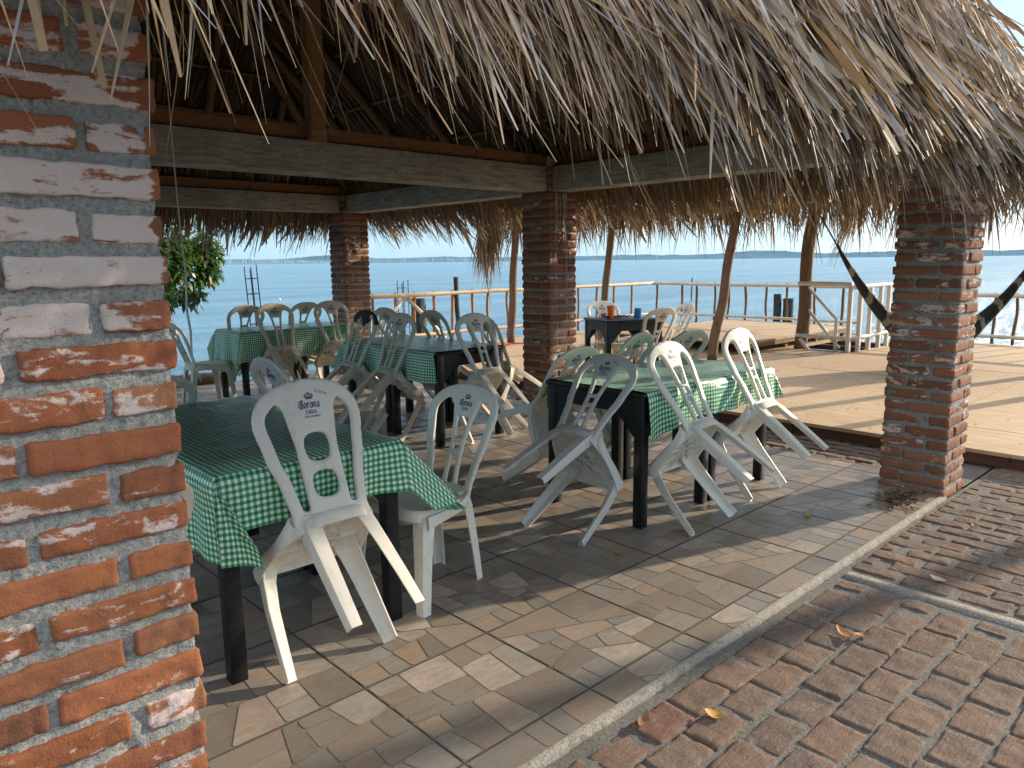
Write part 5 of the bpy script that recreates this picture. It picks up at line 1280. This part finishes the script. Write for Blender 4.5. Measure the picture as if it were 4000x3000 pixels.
# dead leaves lying on the floor and the paving
def leaf_shape(L, W, curl):
    V = []; Fs = []; n = 7
    for i in range(n):
        t = i/(n-1); w_ = W*math.sin(math.pi*min(1, t*.94+.03))**.8*(1-.25*t); z = curl*L*(2*t-1)**2
        V += [(L*(t-.5), -w_, z+.35*w_), (L*(t-.5), 0, z), (L*(t-.5), w_, z+.35*w_)]
    for i in range(n-1):
        for j in range(2): Fs.append((i*3+j, i*3+j+1, (i+1)*3+j+1, (i+1)*3+j))
    return V, Fs
LV = [((2.97, 2.37, .004), .055, .020, 40, (.42, .18, .05), 'brown leaf on the tiles left of the right table front leg'), ((3.49, 2.33, .004), .075, .020, 120, (.40, .17, .04), 'brown leaf beside the foot of a tipped chair'),
      ((4.25, 1.94, .004), .095, .018, 10, (.50, .27, .07), 'long yellow leaf on the shaded tiles'), ((2.10, 1.25, -.010), .070, .028, 100, (.62, .36, .10), 'bright yellow round leaf on the paving'),
      ((1.90, 1.40, -.008), .085, .020, 20, (.30, .17, .08), 'curled brown leaf on the dark red brick'), ((2.98, 1.18, -.008), .10, .026, 60, (.45, .20, .08), 'large curled orange leaf on the paving'),
      ((3.02, 1.12, -.008), .075, .022, 140, (.40, .18, .07), 'second leaf touching the large orange one'), ((3.83, 1.09, -.008), .080, .030, 80, (.66, .52, .34), 'pale cream leaf beyond the concrete strip'), ((4.78, 1.19, -.008), .075, .024, 30, (.34, .18, .08), 'curled dark leaf on the paving near the corner pillar')]
for p, L, W_, rz, c, lb in LV:
    V, Fs = leaf_shape(L, W_, .16); mb = MB(); mb.add(V, Fs, c); o = mb.build('dead_leaf', 'dry', smooth=True); o.location = p; o.rotation_euler = (.05, -.08, R(rz)); tag(o, lb, 'dead leaf', 'dead leaves on the ground')
lt = MB(); rnd = random.Random(8)
for i in range(130):
    V, Fs = leaf_shape(rnd.uniform(.02, .055), rnd.uniform(.007, .016), rnd.uniform(.02, .12)); m = Matrix.Translation((4.95+rnd.gauss(0, .13), 1.68+rnd.gauss(0, .06)-.0, .006+rnd.random()*.012)) @ Matrix.Rotation(rnd.uniform(0, 6.3), 4, 'Z') @ Matrix.Rotation(rnd.uniform(-.15, .15), 4, 'X')
    c = rnd.choice([(.14, .07, .035), (.22, .11, .05), (.07, .045, .03), (.30, .16, .06)]); lt.add([m @ Vector(v) for v in V], Fs, c)
tag(lt.build('leaf_litter', 'dry'), 'dry leaf litter swept at the foot of the corner pillar', 'leaf litter', kind='stuff')

# ------------------------------------------------------------------ VEGETATION
def palm(x, y, h_, lean_, label, seed):  # out-of-view palms, added to throw shadow bands across the paving
    rnd = random.Random(seed); root = tag(empty('shadow_palm', (x, y, -.62)), label, 'tree', 'unseen coconut palms added to shade the paving')
    pts = [(lean_*f*f, -.3*f*f, h_*f) for f in np.linspace(0, 1, 12)]; mb = MB(); mb.tube(pts, [.115-.04*f+(.05*(1-f)**6) for f in np.linspace(0, 1, 12)], 10, wob=.03); mb.build('trunk', 'bark', root, True)
    cr = MB(); tip = Vector(pts[-1])
    for k in range(16):
        a = 2*math.pi*k/16+rnd.uniform(-.2, .2); e = rnd.uniform(-.3, .9); L = rnd.uniform(1.6, 2.3); prev = None
        for i in range(1, 26):
            f = i/25; p = tip+Vector((math.cos(a)*math.cos(e), math.sin(a)*math.cos(e), math.sin(e)))*L*f+Vector((0, 0, -1.1*f*f)); sd_ = Vector((-math.sin(a), math.cos(a), 0))
            for sg in (-1, 1):
                w_ = .5*math.sin(math.pi*min(1, f*.9+.08)); q = p+sd_*sg*w_+Vector((0, 0, -.25*w_)); d_ = Vector((math.cos(a), math.sin(a), 0))*.022
                g_ = rnd.choice(((.05, .11, .02), (.07, .14, .03), (.04, .085, .02))); cr.add([p-d_, p+d_, q+d_*.3, q-d_*.3], [(0, 1, 2, 3)], g_)
    cr.build('crown', 'leaf', root, fix=False)
palm(12.5, -1.32, 5.2, .5, 'unseen coconut palm added beyond the right edge so its trunk shades the paving', 1); palm(11.0, -1.95, 5.8, -.4, 'second unseen coconut palm added further right to shade the paving', 2)
def leaf_cloud(n, centers, rng, L, Wd, pal_, flat=.3):
    c = np.array([q[:3] for q in centers]); r = np.array([q[3] for q in centers]); k = rng.integers(0, len(c), n)
    d = rng.normal(0, 1, (n, 3)); d /= np.linalg.norm(d, axis=1)[:, None]; rad = r[k]*rng.random(n)**.45; P_ = c[k]+d*rad[:, None]*np.array((1, 1, .8))
    dr_ = d*.6+rng.normal(0, .6, (n, 3))+np.array((0, 0, -.15)); nn2 = rng.normal(0, flat, (n, 3))+np.array((0, 0, 1.))
    n2 = len(P_); t = np.linspace(0, 1, 4); dr_ /= np.linalg.norm(dr_, axis=1)[:, None]; sd2 = np.cross(dr_, nn2); sd2 /= np.linalg.norm(sd2, axis=1)[:, None]; up2 = np.cross(sd2, dr_)
    Ln = rng.uniform(*L, n); Q = P_[:, None]+dr_[:, None]*(Ln[:, None]*t)[:, :, None]-np.array((0, 0, 1.))*((.25*Ln)[:, None]*t**2)[:, :, None]
    wd = (Ln*rng.uniform(*Wd, n))[:, None]*np.array((.25, 1, .85, .08)); A2 = Q-sd2[:, None]*wd[:, :, None]*.5+up2[:, None]*wd[:, :, None]*.12; B2 = Q+sd2[:, None]*wd[:, :, None]*.5+up2[:, None]*wd[:, :, None]*.12
    V = np.stack((A2, B2), 2).reshape(-1, 3); base = (np.arange(n)*8)[:, None]; i = np.arange(3)[None]*2
    Fq = np.stack((base+i, base+i+1, base+i+3, base+i+2), 2).reshape(-1, 4); pc = np.array(pal_)[rng.integers(0, len(pal_), n)]*rng.uniform(.7, 1.3, n)[:, None]
    return V, Fq, np.repeat(np.hstack((pc, np.ones((n, 1)))), 8, 0)
rt_ = np.random.default_rng(5); GREEN = [(.035, .085, .022), (.05, .115, .03), (.028, .065, .02), (.075, .14, .03), (.04, .10, .04)]
tr = tag(empty('mangrove_tree', (2.3, 11.6, -.6)), 'leafy green mangrove over the water beside the near pillar', 'tree')
cen = [(4.68, 12.05, 1.72, .22), (4.62, 12.05, 1.42, .2), (4.05, 11.9, 1.45, .5), (4.4, 12.0, 1.62, .36), (4.5, 12.0, 1.9, .3), (4.25, 11.95, 1.1, .28), (3.55, 11.7, 1.55, .55), (3.95, 11.9, 1.62, .42), (3.3, 11.5, 1.05, .5), (3.75, 11.75, 1.15, .34), (4.15, 11.95, 1.78, .24), (3.9, 11.8, 1.95, .35), (2.7, 11.4, 1.6, .8), (2.4, 11.6, 2.2, .9), (3.1, 11.7, 2.1, .6), (1.8, 11.5, 1.3, .7), (3.2, 11.4, .72, .26), (4.22, 12.0, 1.50, .17), (3.62, 11.6, .85, .2)]
V, Fq, C_ = leaf_cloud(5200, cen, rt_, (.08, .15), (.36, .50), GREEN); yl = rt_.random(len(V)//8) < .012; C_[np.repeat(yl, 8), :3] = (.5, .22, .03)
o = put('crown', np_mesh('crown', V, Fq, C_, smooth=True), 'leaf', tr); o.location = -Vector(tr.location)
mb = MB(); mb.tube([(2.2, 11.6, -1.2), (2.3, 11.6, .2), (2.5, 11.6, 1.1), (2.6, 11.6, 1.9)], [.13, .10, .08, .04], 9, wob=.06)
for q in cen: mb.tube([(2.42, 11.6, .8), ((2.42+q[0])/2, (11.6+q[1])/2, (.8+q[2])/2+.12), q[:3]], [.05, .028, .01], 7)
mb.build('trunk', 'bark', tr, True).location = -Vector(tr.location)
for x, y, s_, n, lb in ((4.35, 10.05, .16, 160, 'low green weed growing under the far-left table'), (5.1, 10.2, .14, 120, 'small weed at the shore beside the driftwood'), (5.6, 10.1, .12, 90, 'small weed at the foot of the far pillar')):
    V, Fq, C_ = leaf_cloud(n, [(0, 0, s_*.6, s_), (s_, .05, s_*.4, s_*.7)], rt_, (.04, .08), (.3, .5), [(.10, .19, .035), (.16, .24, .05), (.07, .13, .03)])
    o = put('shore_weed', np_mesh('shore_weed', V, Fq, C_, smooth=True), 'leaf'); o.location = (x, y, .0); tag(o, lb, 'weed', 'weeds at the shore')
